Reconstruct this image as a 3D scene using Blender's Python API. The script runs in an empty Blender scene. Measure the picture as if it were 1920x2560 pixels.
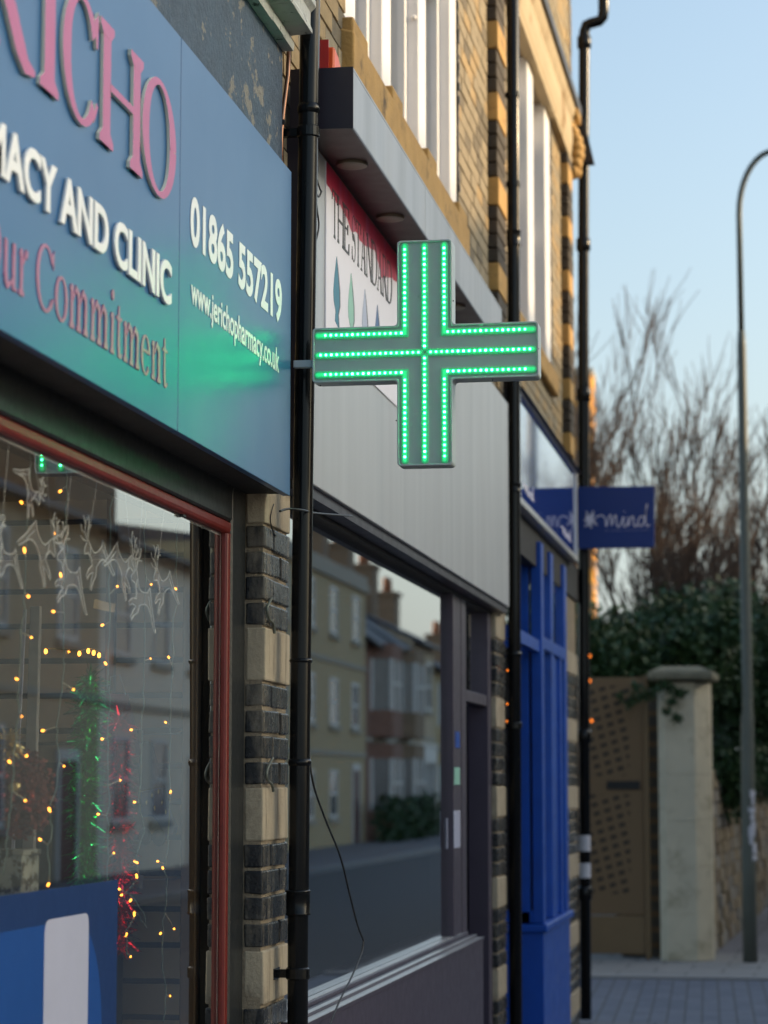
import bpy, math, random
from mathutils import Vector, Matrix
random.seed(11)
RND = random.Random(5)
SC = bpy.context.scene
COL = SC.collection
rad = math.radians

# ------------------------------------------------------------------ camera
CAM = (1.44, 0.0, 1.65); YAW = rad(9.57); PIT = rad(6.47); FPX = 6044.0
_ca, _sa, _cp, _sp = math.cos(YAW), math.sin(YAW), math.cos(PIT), math.sin(PIT)
_R = (_ca, _sa, 0.0); _U = (_sa*_sp, -_ca*_sp, _cp); _W = (-_sa*_cp, _ca*_cp, _sp)
def ray(u, v):
    a = (u-960)/FPX; b = (1280-v)/FPX
    return [_R[i]*a+_U[i]*b+_W[i] for i in range(3)]
def hx(u, v, x=0.0):            # the (Y, Z) where a sight line meets the plane X = x
    d = ray(u, v); t = (x-CAM[0])/d[0]; return d[1]*t, CAM[2]+d[2]*t
def hy(u, v, y):                # the (X, Z) where a sight line meets the plane Y = y
    d = ray(u, v); t = y/d[1]; return CAM[0]+d[0]*t, CAM[2]+d[2]*t
cam = bpy.data.cameras.new('camera'); co = bpy.data.objects.new('camera', cam); COL.objects.link(co)
co.location = CAM
co.rotation_euler = (rad(90)+PIT, 0, YAW)
cam.lens = 85; cam.sensor_width = 36; cam.sensor_fit = 'AUTO'; cam.clip_start = .05; cam.clip_end = 3000
cam.dof.use_dof = True; cam.dof.focus_distance = 7.05; cam.dof.aperture_fstop = 3.9
SC.camera = co

# ------------------------------------------------------------------ materials
def mix(nt, a, b, fac, blend='MIX'):
    n = nt.nodes.new('ShaderNodeMix'); n.data_type = 'RGBA'; n.blend_type = blend
    for s, v in ((n.inputs[6], a), (n.inputs[7], b), (n.inputs[0], fac)):
        if hasattr(v, 'is_output'): nt.links.new(v, s)
        elif isinstance(v, (int, float)): s.default_value = v
        else: s.default_value = (*v, 1) if len(v) == 3 else v
    return n.outputs[2]
def ramp(nt, src, p0, p1, c0=(0, 0, 0), c1=(1, 1, 1)):
    n = nt.nodes.new('ShaderNodeValToRGB'); e = n.color_ramp.elements
    e[0].position = p0; e[0].color = (*c0, 1); e[1].position = p1; e[1].color = (*c1, 1)
    nt.links.new(src, n.inputs[0]); return n.outputs[0]
def noise(nt, scale, detail=4, stretch=(1, 1, 1), rough=.55, off=0.0):
    g = nt.nodes.new('ShaderNodeNewGeometry'); m = nt.nodes.new('ShaderNodeMapping')
    m.inputs['Scale'].default_value = stretch; m.inputs['Location'].default_value = (off, off*.7, off*1.3)
    nt.links.new(g.outputs['Position'], m.inputs[0])
    n = nt.nodes.new('ShaderNodeTexNoise'); n.inputs['Scale'].default_value = scale
    n.inputs['Detail'].default_value = detail; n.inputs['Roughness'].default_value = rough
    nt.links.new(m.outputs[0], n.inputs[0]); return n.outputs[0]
def newmat(name):
    m = bpy.data.materials.new(name); m.use_nodes = True
    nt = m.node_tree; b = nt.nodes['Principled BSDF']; return m, nt, b
def pm(name, col, rough=.5, metal=0.0, var=.12, scale=8, bump=0.0, bscale=60, stretch=(1, 1, 1), spec=.5,
       stain=None, st_lo=.5, st_hi=.65, st_scale=5, st_stretch=(1, 1, 1), rvar=.1, coat=0.0, emit=None, es=0.0, det=5, sdet=8):
    m, nt, b = newmat(name)
    n1 = noise(nt, scale, det, stretch)
    dark = tuple(c*(1-var) for c in col); lite = tuple(min(1, c*(1+var)) for c in col)
    c = mix(nt, dark, lite, n1)
    if stain is not None:
        f = ramp(nt, noise(nt, st_scale, sdet, st_stretch, .65, 3.1), st_lo, st_hi)
        c = mix(nt, c, stain, f)
    nt.links.new(c, b.inputs['Base Color'])
    b.inputs['Metallic'].default_value = metal
    b.inputs['Specular IOR Level'].default_value = spec
    b.inputs['Coat Weight'].default_value = coat; b.inputs['Coat Roughness'].default_value = .03
    if rvar:
        r = nt.nodes.new('ShaderNodeMapRange'); r.inputs[3].default_value = max(.02, rough-rvar); r.inputs[4].default_value = min(1, rough+rvar)
        nt.links.new(noise(nt, scale*1.7, min(4, det), stretch, .6, 7.7), r.inputs[0]); nt.links.new(r.outputs[0], b.inputs['Roughness'])
    else: b.inputs['Roughness'].default_value = rough
    if bump:
        bp = nt.nodes.new('ShaderNodeBump'); bp.inputs['Strength'].default_value = bump; bp.inputs['Distance'].default_value = .01
        nt.links.new(noise(nt, bscale, 6, (1, 1, 1), .65, 1.7), bp.inputs['Height']); nt.links.new(bp.outputs[0], b.inputs['Normal'])
    if emit:
        b.inputs['Emission Color'].default_value = (*emit, 1); b.inputs['Emission Strength'].default_value = es
    return m
def glassmat(name, tint=(1, 1, 1), faces=2, gain=1.0):
    m = bpy.data.materials.new(name); m.use_nodes = True; nt = m.node_tree; nt.nodes.clear()
    o = nt.nodes.new('ShaderNodeOutputMaterial'); mx = nt.nodes.new('ShaderNodeMixShader')
    t = nt.nodes.new('ShaderNodeBsdfTransparent'); t.inputs[0].default_value = (*tint, 1)
    g = nt.nodes.new('ShaderNodeBsdfGlossy'); g.inputs['Roughness'].default_value = .004; g.inputs[0].default_value = (.97, .99, 1, 1)
    f = nt.nodes.new('ShaderNodeFresnel'); f.inputs[0].default_value = 1.52
    # two glass faces reflect: 2r/(1+r)
    a = nt.nodes.new('ShaderNodeMath'); a.operation = 'MULTIPLY'; a.inputs[1].default_value = faces*gain
    s = nt.nodes.new('ShaderNodeMath'); s.operation = 'MULTIPLY_ADD'; s.inputs[1].default_value = faces-1; s.inputs[2].default_value = 1
    d = nt.nodes.new('ShaderNodeMath'); d.operation = 'DIVIDE'; d.use_clamp = True
    nt.links.new(f.outputs[0], a.inputs[0]); nt.links.new(f.outputs[0], s.inputs[0])
    nt.links.new(a.outputs[0], d.inputs[0]); nt.links.new(s.outputs[0], d.inputs[1])
    bp = nt.nodes.new('ShaderNodeBump'); bp.inputs['Strength'].default_value = .02; bp.inputs['Distance'].default_value = .01
    nt.links.new(noise(nt, 1.3, 1), bp.inputs['Height']); nt.links.new(bp.outputs[0], g.inputs['Normal'])
    nt.links.new(d.outputs[0], mx.inputs[0]); nt.links.new(t.outputs[0], mx.inputs[1]); nt.links.new(g.outputs[0], mx.inputs[2])
    nt.links.new(mx.outputs[0], o.inputs[0]); return m
def emat(name, col, s):
    m = bpy.data.materials.new(name); m.use_nodes = True; nt = m.node_tree; nt.nodes.clear()
    o = nt.nodes.new('ShaderNodeOutputMaterial'); e = nt.nodes.new('ShaderNodeEmission')
    e.inputs[0].default_value = (*col, 1); e.inputs[1].default_value = s; nt.links.new(e.outputs[0], o.inputs[0]); return m
def leafmat(name, c0, c1, rough=.55, trans=.25):
    m, nt, b = newmat(name)
    c = mix(nt, c0, c1, noise(nt, 3.0, 6, (1, 1, 1), .7)); nt.links.new(c, b.inputs['Base Color'])
    b.inputs['Roughness'].default_value = rough
    return m
def brickmat(name, c1, c2, mortar, bw=.225, bh=.075, rot=0.0, rough=.8, ms=.012, axis='YZ', off=(0, 0)):
    m, nt, b = newmat(name)
    g = nt.nodes.new('ShaderNodeNewGeometry'); sx = nt.nodes.new('ShaderNodeSeparateXYZ'); cx = nt.nodes.new('ShaderNodeCombineXYZ')
    nt.links.new(g.outputs['Position'], sx.inputs[0])
    nt.links.new(sx.outputs[axis[0]], cx.inputs[0]); nt.links.new(sx.outputs[axis[1]], cx.inputs[1])
    mp = nt.nodes.new('ShaderNodeMapping'); mp.inputs['Rotation'].default_value = (0, 0, rot); mp.inputs['Location'].default_value = (off[0], off[1], 0)
    nt.links.new(cx.outputs[0], mp.inputs[0])
    t = nt.nodes.new('ShaderNodeTexBrick'); nt.links.new(mp.outputs[0], t.inputs[0])
    t.inputs['Scale'].default_value = 1; t.inputs['Brick Width'].default_value = bw; t.inputs['Row Height'].default_value = bh
    t.inputs['Mortar Size'].default_value = ms; t.inputs['Mortar Smooth'].default_value = .3
    t.inputs['Color1'].default_value = (*c1, 1); t.inputs['Color2'].default_value = (*c2, 1); t.inputs['Mortar'].default_value = (*mortar, 1)
    c = mix(nt, t.outputs[0], mix(nt, (.55, .55, .55), (1.25, 1.25, 1.25), noise(nt, 9, 6)), .8, 'MULTIPLY')
    nt.links.new(c, b.inputs['Base Color']); b.inputs['Roughness'].default_value = rough
    bp = nt.nodes.new('ShaderNodeBump'); bp.inputs['Strength'].default_value = .6; bp.inputs['Distance'].default_value = .008; bp.invert = True
    nt.links.new(t.outputs[1], bp.inputs['Height']); nt.links.new(bp.outputs[0], b.inputs['Normal'])
    return m

M = {}
M['signblue'] = pm('sign blue film', (.015, .100, .255), .33, var=.07, scale=1.5, rvar=.05, spec=.5, bump=.004, bscale=2.5)
M['white_letter'] = pm('white letter face', (.83, .84, .83), .35, var=.04, rvar=.05)
M['pink'] = pm('pink letter face', (.44, .075, .21), .35, var=.06, rvar=.05)
M['cream_edge'] = pm('cream letter side', (.82, .78, .62), .45, var=.08, rvar=.05)
M['dullpink'] = pm('printed pink lettering', (.36, .10, .21), .35, var=.08, rvar=.05)
M['black'] = pm('black painted timber', (.012, .014, .015), .38, var=.3, scale=20, bump=.15, bscale=50)
M['soffit'] = pm('dark soffit board', (.015, .014, .014), .7, var=.3, scale=9, bump=.3)
M['pipe'] = pm('black gloss pipe paint', (.006, .007, .008), .22, spec=.28, var=.3, scale=12, rvar=.07, stain=(.035, .035, .03), st_lo=.66, st_hi=.85, st_scale=9)
M['redtrim'] = pm('red painted bead', (.14, .009, .006), .36, var=.3, scale=15, bump=.05)
M['glass'] = glassmat('double glazed shop window', (.97, .985, .98), faces=3)
M['glass_dark'] = glassmat('house window glass', (.55, .6, .6))
M['plaster'] = pm('blue grey flaking plaster', (.050, .085, .135), .7, var=.35, scale=14, bump=1.0, bscale=55, stain=(.21, .20, .18), st_lo=.60, st_hi=.615, st_scale=7, st_stretch=(1, 1, 1.3))
M['cornice'] = pm('flaking grey white cornice paint', (.46, .47, .44), .6, var=.2, scale=6, bump=.6, bscale=45, stain=(.04, .04, .035), st_lo=.60, st_hi=.64, st_scale=22)
M['mortar'] = pm('mortar', (.26, .21, .145), .9, var=.3, scale=40, bump=.7, bscale=90)
M['blackbrick'] = pm('black glazed brick', (.014, .016, .019), .28, var=.6, scale=22, rvar=.15, bump=.3, bscale=40, stain=(.19, .165, .125), st_lo=.46, st_hi=.70, st_scale=15, st_stretch=(1, 2.4, .28))
M['creamstone'] = pm('cream stone block', (.40, .335, .235), .75, var=.22, scale=9, bump=.45, bscale=70, stain=(.15, .12, .085), st_lo=.50, st_hi=.74, st_scale=12, st_stretch=(1, 2.2, .4))
M['brick1'] = pm('gold stock brick', (.34, .245, .125), .85, var=.3, scale=18, bump=.5, bscale=80)
M['brick2'] = pm('grey stock brick', (.27, .225, .15), .85, var=.3, scale=18, bump=.5, bscale=80)
M['brick3'] = pm('sooty stock brick', (.15, .125, .085), .85, var=.35, scale=18, bump=.5, bscale=80)
M['darkbrick'] = pm('dark quoin brick', (.055, .043, .030), .8, var=.4, scale=18, bump=.5, bscale=80)
M['goldstone'] = pm('golden sandstone', (.45, .27, .085), .8, var=.3, scale=9, bump=.5, bscale=60, stain=(.10, .065, .03), st_lo=.57, st_hi=.72, st_scale=7)
M['whiteframe'] = pm('off white window paint', (.74, .73, .73), .45, var=.07, scale=6, bump=.05, stain=(.3, .29, .28), st_lo=.66, st_hi=.75, st_scale=8, st_stretch=(1, 1, .2))
M['metal'] = pm('weathered aluminium cladding', (.45, .465, .48), .40, metal=.2, var=.05, scale=5, stretch=(1, 1, .12), rvar=.12, bump=.02, bscale=4,
                stain=(.39, .41, .43), st_lo=.42, st_hi=.80, st_scale=3.0, st_stretch=(1, 1.6, .10), det=1, sdet=2)
M['canopymetal'] = pm('dull aluminium canopy edge', (.36, .375, .40), .42, metal=.2, var=.05, scale=5, stretch=(1, 1, .12), det=1, stain=(.26, .27, .29), st_lo=.45, st_hi=.8, st_scale=3, st_stretch=(1, 1.6, .2), sdet=3)
M['plum'] = pm('plum black panel', (.022, .018, .030), .4, var=.2)
M['redsoffit'] = pm('dark maroon soffit', (.045, .012, .010), .45, var=.25)
M['purple'] = pm('plum grey powder coat', (.058, .046, .068), .38, var=.12, scale=12)
M['silver'] = pm('worn aluminium edging', (.55, .55, .56), .33, metal=.6, var=.2, scale=25, stretch=(1, .3, 1))
M['lampring'] = pm('tarnished spotlight ring', (.16, .13, .09), .4, metal=.4, var=.2)
M['posterwhite'] = pm('pale lilac poster', (.82, .79, .85), .4, var=.04)
M['ink'] = pm('black ink', (.012, .012, .014), .45, var=.1)
M['posterred'] = pm('brushed crimson paint', (.46, .018, .06), .45, var=.25, scale=9, stretch=(1, 1.2, .1), stain=(.42, .09, .20), st_lo=.5, st_hi=.7, st_scale=7, st_stretch=(1, 1.5, .2))
M['leafblue'] = pm('printed blue leaf', (.02, .20, .30), .45, var=.25)
M['leafmint'] = pm('printed mint leaf', (.28, .55, .44), .45, var=.15)
M['leaflilac'] = pm('printed lilac leaf', (.44, .48, .62), .45, var=.15)
M['leafnavy'] = pm('printed navy leaf', (.04, .12, .30), .45, var=.2)
M['mindblue'] = pm('royal blue paint', (.002, .066, .38), .42, var=.28, scale=7, rvar=.16, bump=.06, bscale=30, stain=(.012, .03, .10), st_lo=.60, st_hi=.80, st_scale=6, st_stretch=(1, 1, .3))
M['mindsign'] = pm('navy blue sign face', (.001, .030, .20), .45, var=.08)
M['mindgloss'] = pm('glossy blue sign acrylic', (.002, .045, .38), .06, var=.08, rvar=.02, spec=.8, coat=1.0)
M['scribble'] = pm('pale lilac sign lettering', (.82, .78, .88), .4, var=.05)
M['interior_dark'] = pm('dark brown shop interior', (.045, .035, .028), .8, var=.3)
M['shopcream'] = pm('cream shop interior paint', (.62, .57, .48), .7, var=.06)
M['slat'] = pm('cream slatwall laminate', (.78, .68, .52), .5, var=.06)
M['slot'] = pm('navy slat groove', (.012, .020, .075), .6, var=.1)
M['timber'] = pm('varnished brown timber', (.20, .115, .045), .4, var=.3, scale=30, stretch=(4, 4, .25))
M['greyboard'] = pm('grey display board', (.30, .29, .28), .6, var=.1)
M['acrylic'] = glassmat('clear acrylic', (.93, .93, .95), gain=.8)
M['frost'] = pm('frosted white edge', (.68, .70, .72), .4, var=.06)
M['wire'] = pm('pale teal wire', (.20, .30, .28), .45, var=.15)
M['bulb'] = emat('warm bulb', (1.0, .33, .035), 4.0)
M['bulbbase'] = pm('clear bulb holder', (.45, .42, .32), .3, var=.1)
M['tinselgreen'] = pm('green foil', (.03, .62, .20), .12, metal=1.0, var=.5, scale=40)
M['tinselred'] = pm('red foil', (.80, .02, .05), .14, metal=1.0, var=.5, scale=40)
M['tinselgold'] = pm('gold foil', (.85, .62, .28), .25, metal=.8, var=.4, scale=40)
M['redfoliage'] = pm('red artificial foliage', (.17, .022, .015), .6, var=.5, scale=30)
M['navyposter'] = pm('navy poster print', (.005, .030, .12), .38, var=.06)
M['blueposter'] = pm('mid blue poster print', (.006, .060, .25), .38, var=.08, scale=3)
M['whitecard'] = pm('white card print', (.42, .44, .56), .4, var=.05)
M['pinkbag'] = pm('cerise paper bag', (.42, .03, .11), .5, var=.2)
M['bluebag'] = pm('bright blue felt', (.012, .09, .50), .8, var=.25, scale=30)
M['greyfelt'] = pm('slate felt', (.10, .11, .15), .8, var=.2, scale=30)
M['kraft'] = pm('kraft card', (.36, .27, .15), .7, var=.15)
M['floral'] = pm('speckled gift box', (.38, .42, .38), .6, var=.2, stain=(.05, .05, .04), st_lo=.5, st_hi=.55, st_scale=35)
M['ledbody'] = pm('grey translucent sign plastic', (.40, .46, .455), .38, var=.07, scale=14, rvar=.06, bump=.02, bscale=25, stain=(.22, .25, .25), st_lo=.64, st_hi=.78, st_scale=26)
M['ledrim'] = pm('pale moulded rim', (.46, .50, .50), .35, var=.08)
M['led'] = emat('green diode', (.030, 1.0, .27), 17.0); M['led_b'] = emat('green diode, stronger', (.034, 1.0, .28), 24.0); M['led_c'] = emat('green diode, tired', (.035, 1.0, .22), 11.0)
M['ledstrip'] = pm('lit green diode channel', (.10, .36, .22), .12, var=.3, scale=60, spec=.9, emit=(.01, .75, .22), es=.13)
M['ledboard'] = pm('green lit circuit board', (.05, .34, .16), .4, var=.4, scale=70, emit=(.015, .9, .25), es=.32)
M['tarmac'] = pm('road asphalt', (.075, .075, .078), .85, var=.25, scale=30, bump=.5, bscale=120)
M['kerbstone'] = pm('pale kerb block', (.26, .255, .25), .85, var=.15, bump=.3)
M['paver'] = brickmat('blue grey block paving', (.095, .112, .155), (.135, .15, .19), (.05, .055, .06), .21, .125, rad(90-2), .7, .008, 'XY')
M['slab'] = brickmat('pale paving slabs', (.23, .225, .22), (.27, .26, .25), (.09, .09, .09), .6, .45, rad(2), .8, .010, 'XY')
M['darkslab'] = brickmat('worn pavement slabs', (.15, .14, .15), (.18, .17, .18), (.05, .05, .05), .6, .45, rad(-87), .8, .010, 'XY')
M['stonewall'] = brickmat('rubble wall stone', (.24, .19, .12), (.15, .125, .09), (.07, .06, .045), .34, .13, 0, .9, .02)
M['pillarstone'] = pm('ashlar pillar stone', (.56, .50, .37), .85, var=.2, scale=4, bump=.4, bscale=40, stain=(.25, .21, .13), st_lo=.52, st_hi=.75, st_scale=3)
M['mossy'] = pm('mossy cap stone', (.19, .175, .12), .9, var=.4, scale=9, bump=.8, bscale=30)
M['hedge'] = leafmat('evergreen leaf', (.012, .036, .009), (.036, .085, .020))
M['hedge2'] = leafmat('lighter evergreen leaf', (.022, .058, .016), (.050, .095, .026))
M['autumn'] = leafmat('amber autumn leaf', (.45, .20, .02), (.60, .32, .05))
M['bark'] = pm('grey brown bark', (.060, .042, .030), .9, var=.5, scale=20, bump=.5)
M['twig'] = pm('purplish twig bark', (.080, .052, .038), .9, var=.5, scale=20)
M['lamppost'] = pm('grey green lamp post paint', (.105, .115, .095), .5, var=.15, scale=8)
M['paperscrap'] = pm('torn poster paper', (.55, .55, .60), .8, var=.15)
M['copper'] = pm('old copper pipe', (.40, .215, .14), .3, metal=.9, var=.25, scale=18)
M['cable'] = pm('black rubber cable', (.012, .012, .013), .45, var=.2)
M['slate'] = brickmat('roof slate', (.060, .062, .075), (.085, .085, .10), (.03, .03, .035), .3, .22, 0, .6, .012, 'YZ')
M['slate_ridge'] = pm('ridge tile clay', (.12, .06, .045), .8, var=.3)
M['render_cream'] = pm('cream painted render', (.88, .76, .60), .8, var=.06, scale=2, bump=.1)
M['yellowbrick'] = brickmat('yellow terrace brick', (.62, .46, .24), (.52, .39, .20), (.42, .36, .25))
M['tanbrick'] = brickmat('tan terrace brick', (.66, .49, .30), (.56, .41, .25), (.46, .38, .28))
M['redbrick'] = brickmat('red terrace brick', (.30, .12, .07), (.25, .10, .06), (.24, .19, .15))
M['brownbrick'] = brickmat('brown terrace brick', (.34, .21, .115), (.27, .17, .09), (.17, .14, .11))
M['paleband'] = pm('pale stone dressing', (.38, .34, .27), .8, var=.15)
M['paintwhite'] = pm('white house paint', (.66, .63, .58), .5, var=.06)
M['doorred'] = pm('dark painted door', (.09, .02, .02), .4, var=.1)
M['terracotta'] = pm('terracotta pot', (.33, .13, .06), .8, var=.2)
M['orangething'] = pm('orange plastic wrap', (.75, .10, .015), .4, var=.15)
M['redthing'] = pm('deep red print', (.38, .015, .02), .4, var=.15)

def gatemat():
    m, nt, b = newmat('perforated bronze gate')
    g = nt.nodes.new('ShaderNodeNewGeometry'); s = nt.nodes.new('ShaderNodeSeparateXYZ'); nt.links.new(g.outputs['Position'], s.inputs[0])
    def math_(op, a, c):
        n = nt.nodes.new('ShaderNodeMath'); n.operation = op
        for i, v in enumerate((a, c)):
            if hasattr(v, 'is_output'): nt.links.new(v, n.inputs[i])
            else: n.inputs[i].default_value = v
        return n.outputs[0]
    z = s.outputs[2]; x = s.outputs[0]
    u = math_('FRACT', math_('ADD', math_('MULTIPLY', x, 9.0), math_('MULTIPLY', z, 2.0)), 0)
    w = math_('FRACT', math_('SUBTRACT', math_('MULTIPLY', z, 11.0), math_('MULTIPLY', x, 3.4)), 0)
    hole = math_('MULTIPLY', math_('GREATER_THAN', u, .42), math_('GREATER_THAN', w, .55))
    zone = math_('MULTIPLY', math_('MULTIPLY', math_('GREATER_THAN', z, .62), math_('LESS_THAN', z, 2.62)), math_('LESS_THAN', x, -.13))
    band = math_('GREATER_THAN', math_('ABSOLUTE', math_('SUBTRACT', z, 1.66), 0), .09)
    f = math_('MULTIPLY', math_('MULTIPLY', hole, zone), band)
    c = mix(nt, (.17, .105, .05), (.03, .02, .012), f); nt.links.new(c, b.inputs['Base Color'])
    b.inputs['Roughness'].default_value = .55; return m
M['gate'] = gatemat()

# ------------------------------------------------------------------ mesh helpers
def wloc(o):
    v = Vector((0, 0, 0))
    while o: v += Vector(o.location); o = o.parent
    return v
class MB:
    def __init__(s): s.v = []; s.f = []; s.mi = []
    def add(s, vs, fs, mi=0):
        n = len(s.v); s.v += [tuple(p) for p in vs]
        for f in fs: s.f.append(tuple(n+i for i in f)); s.mi.append(mi)
        return s
    def box(s, x0, x1, y0, y1, z0, z1, mi=0):
        v = [(x, y, z) for x in (x0, x1) for y in (y0, y1) for z in (z0, z1)]
        return s.add(v, [(0, 1, 3, 2), (4, 6, 7, 5), (0, 4, 5, 1), (2, 3, 7, 6), (0, 2, 6, 4), (1, 5, 7, 3)], mi)
    def hexa(s, lo, hi, mi=0):       # lo, hi: four points each, same winding
        return s.add(list(lo)+list(hi), [(3, 2, 1, 0), (4, 5, 6, 7), (0, 1, 5, 4), (1, 2, 6, 5), (2, 3, 7, 6), (3, 0, 4, 7)], mi)
    def prism(s, poly, axis, a, b, mi=0, mi_side=None):   # poly in the two other axes; caps as n-gons
        def P(p, t):
            return {'x': (t, p[0], p[1]), 'y': (p[0], t, p[1]), 'z': (p[0], p[1], t)}[axis]
        n = len(poly); vs = [P(p, a) for p in poly]+[P(p, b) for p in poly]
        k = len(s.v); s.v += vs
        s.f.append(tuple(k+i for i in range(n))[::-1]); s.mi.append(mi)
        s.f.append(tuple(k+n+i for i in range(n))); s.mi.append(mi)
        for i in range(n):
            j = (i+1) % n; s.f.append((k+i, k+j, k+n+j, k+n+i)); s.mi.append(mi if mi_side is None else mi_side)
        return s
    def tube(s, pts, r, n=10, mi=0, caps=True):
        pts = [Vector(p) for p in pts]; rs = r if isinstance(r, (list, tuple)) else [r]*len(pts)
        k = len(s.v); ref = None
        for i, p in enumerate(pts):
            d = (pts[min(i+1, len(pts)-1)]-pts[max(i-1, 0)])
            if d.length < 1e-9: d = Vector((0, 0, 1))
            d.normalize()
            if ref is None: ref = Vector((1, 0, 0)) if abs(d.x) < .8 else Vector((0, 1, 0))
            a = (ref-d*ref.dot(d)); 
            if a.length < 1e-6: a = d.orthogonal()
            a.normalize(); ref = a; b = d.cross(a)
            for j in range(n):
                t = 2*math.pi*j/n; s.v.append(tuple(p+(a*math.cos(t)+b*math.sin(t))*rs[i]))
        for i in range(len(pts)-1):
            for j in range(n):
                jj = (j+1) % n
                s.f.append((k+i*n+j, k+i*n+jj, k+(i+1)*n+jj, k+(i+1)*n+j)); s.mi.append(mi)
        if caps:
            s.f.append(tuple(k+j for j in range(n))[::-1]); s.mi.append(mi)
            e = k+(len(pts)-1)*n; s.f.append(tuple(e+j for j in range(n))); s.mi.append(mi)
        return s
    def blob(s, c, rx, ry, rz, n=8, m=6, mi=0):
        k = len(s.v)
        for i in range(m+1):
            t = math.pi*i/m
            for j in range(n):
                p = 2*math.pi*j/n
                s.v.append((c[0]+rx*math.sin(t)*math.cos(p), c[1]+ry*math.sin(t)*math.sin(p), c[2]+rz*math.cos(t)))
        for i in range(m):
            for j in range(n):
                jj = (j+1) % n; s.f.append((k+i*n+j, k+(i+1)*n+j, k+(i+1)*n+jj, k+i*n+jj)); s.mi.append(mi)
        return s
    def build(s, name, mats, parent=None, smooth=False, bevel=0.0, bseg=1, auto=False):
        if not isinstance(mats, (list, tuple)): mats = [mats]
        if parent is not None: off = wloc(parent)
        else:
            xs = [p[0] for p in s.v]; ys = [p[1] for p in s.v]; zs = [p[2] for p in s.v]
            off = Vector(((min(xs)+max(xs))/2, (min(ys)+max(ys))/2, min(zs)))
        me = bpy.data.meshes.new(name)
        me.from_pydata([(p[0]-off.x, p[1]-off.y, p[2]-off.z) for p in s.v], [], s.f)
        for m in mats: me.materials.append(m if not isinstance(m, str) else M[m])
        me.polygons.foreach_set('material_index', s.mi)
        if smooth: me.polygons.foreach_set('use_smooth', [True]*len(s.f))
        me.validate(); me.update()
        o = bpy.data.objects.new(name, me); COL.objects.link(o)
        if parent is not None: o.parent = parent
        else: o.location = off
        if bevel:
            b = o.modifiers.new('bevel', 'BEVEL'); b.width = bevel; b.segments = bseg; b.limit_method = 'ANGLE'; b.angle_limit = rad(40)
        return o
def tag(o, label, cat, group=None):
    o['label'] = label; o['category'] = cat
    if group: o['group'] = group
    return o
def struct(o): o['kind'] = 'structure'; return o
def thing(name, label, cat, loc=(0, 0, 0), group=None):
    o = bpy.data.objects.new(name, None); COL.objects.link(o); o.location = loc; o.empty_display_size = .2
    return tag(o, label, cat, group)
def box(name, mats, parent, x0, x1, y0, y1, z0, z1, bevel=0.0):
    return MB().box(x0, x1, y0, y1, z0, z1).build(name, mats, parent, bevel=bevel)
def copy_tree(o, parent=None):
    c = o.copy(); COL.objects.link(c); c.parent = parent
    for ch in [k for k in bpy.data.objects if k.parent == o]: copy_tree(ch, c)
    return c

# ------------------------------------------------------------------ lettering
def stroke2d(pts, w):            # quad strips along a spine with a width at each point
    n = len(pts); ws = w if isinstance(w, (list, tuple)) else [w]*n; L = []; Rr = []
    for i, p in enumerate(pts):
        a = pts[max(i-1, 0)]; b = pts[min(i+1, n-1)]
        d = (b[0]-a[0], b[1]-a[1]); l = math.hypot(*d) or 1; nx, ny = -d[1]/l, d[0]/l
        L.append((p[0]+nx*ws[i]/2, p[1]+ny*ws[i]/2)); Rr.append((p[0]-nx*ws[i]/2, p[1]-ny*ws[i]/2))
    return ('strip', L, Rr)
def ell(cx, cy, rx, ry, a0, a1, s, t, n=28):
    pts = []; ws = []
    for i in range(n+1):
        a = rad(a0+(a1-a0)*i/n); c = abs(math.cos(a))
        w = t+(s-t)*c**1.6; ws.append(w)
        pts.append((cx+(rx-w/2)*math.cos(a), cy+(ry-w/2)*math.sin(a)))
    return stroke2d(pts, ws)
def poly(*p): return ('poly', list(p), None)
def rect(x0, x1, y0, y1): return poly((x0, y0), (x1, y0), (x1, y1), (x0, y1))
def stem(x, y0, y1, s, f, t, bot=True, top=True, topl=False):
    out = [rect(x, x+s, y0, y1)]
    b = t*1.3
    if bot: out.append(poly((x-f, y0), (x+s+f, y0), (x+s+f, y0+t), (x+s, y0+t+b), (x, y0+t+b), (x-f, y0+t)))
    if top: out.append(poly((x-f, y1), (x-f, y1-t), (x, y1-t-b), (x+s, y1-t-b), (x+s+f, y1-t), (x+s+f, y1)))
    if topl: out.append(poly((x-f*1.1, y1-t*1.6), (x+s*.5, y1-t*3.2), (x+s*.5, y1+t*.2), (x, y1)))
    return out
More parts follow.
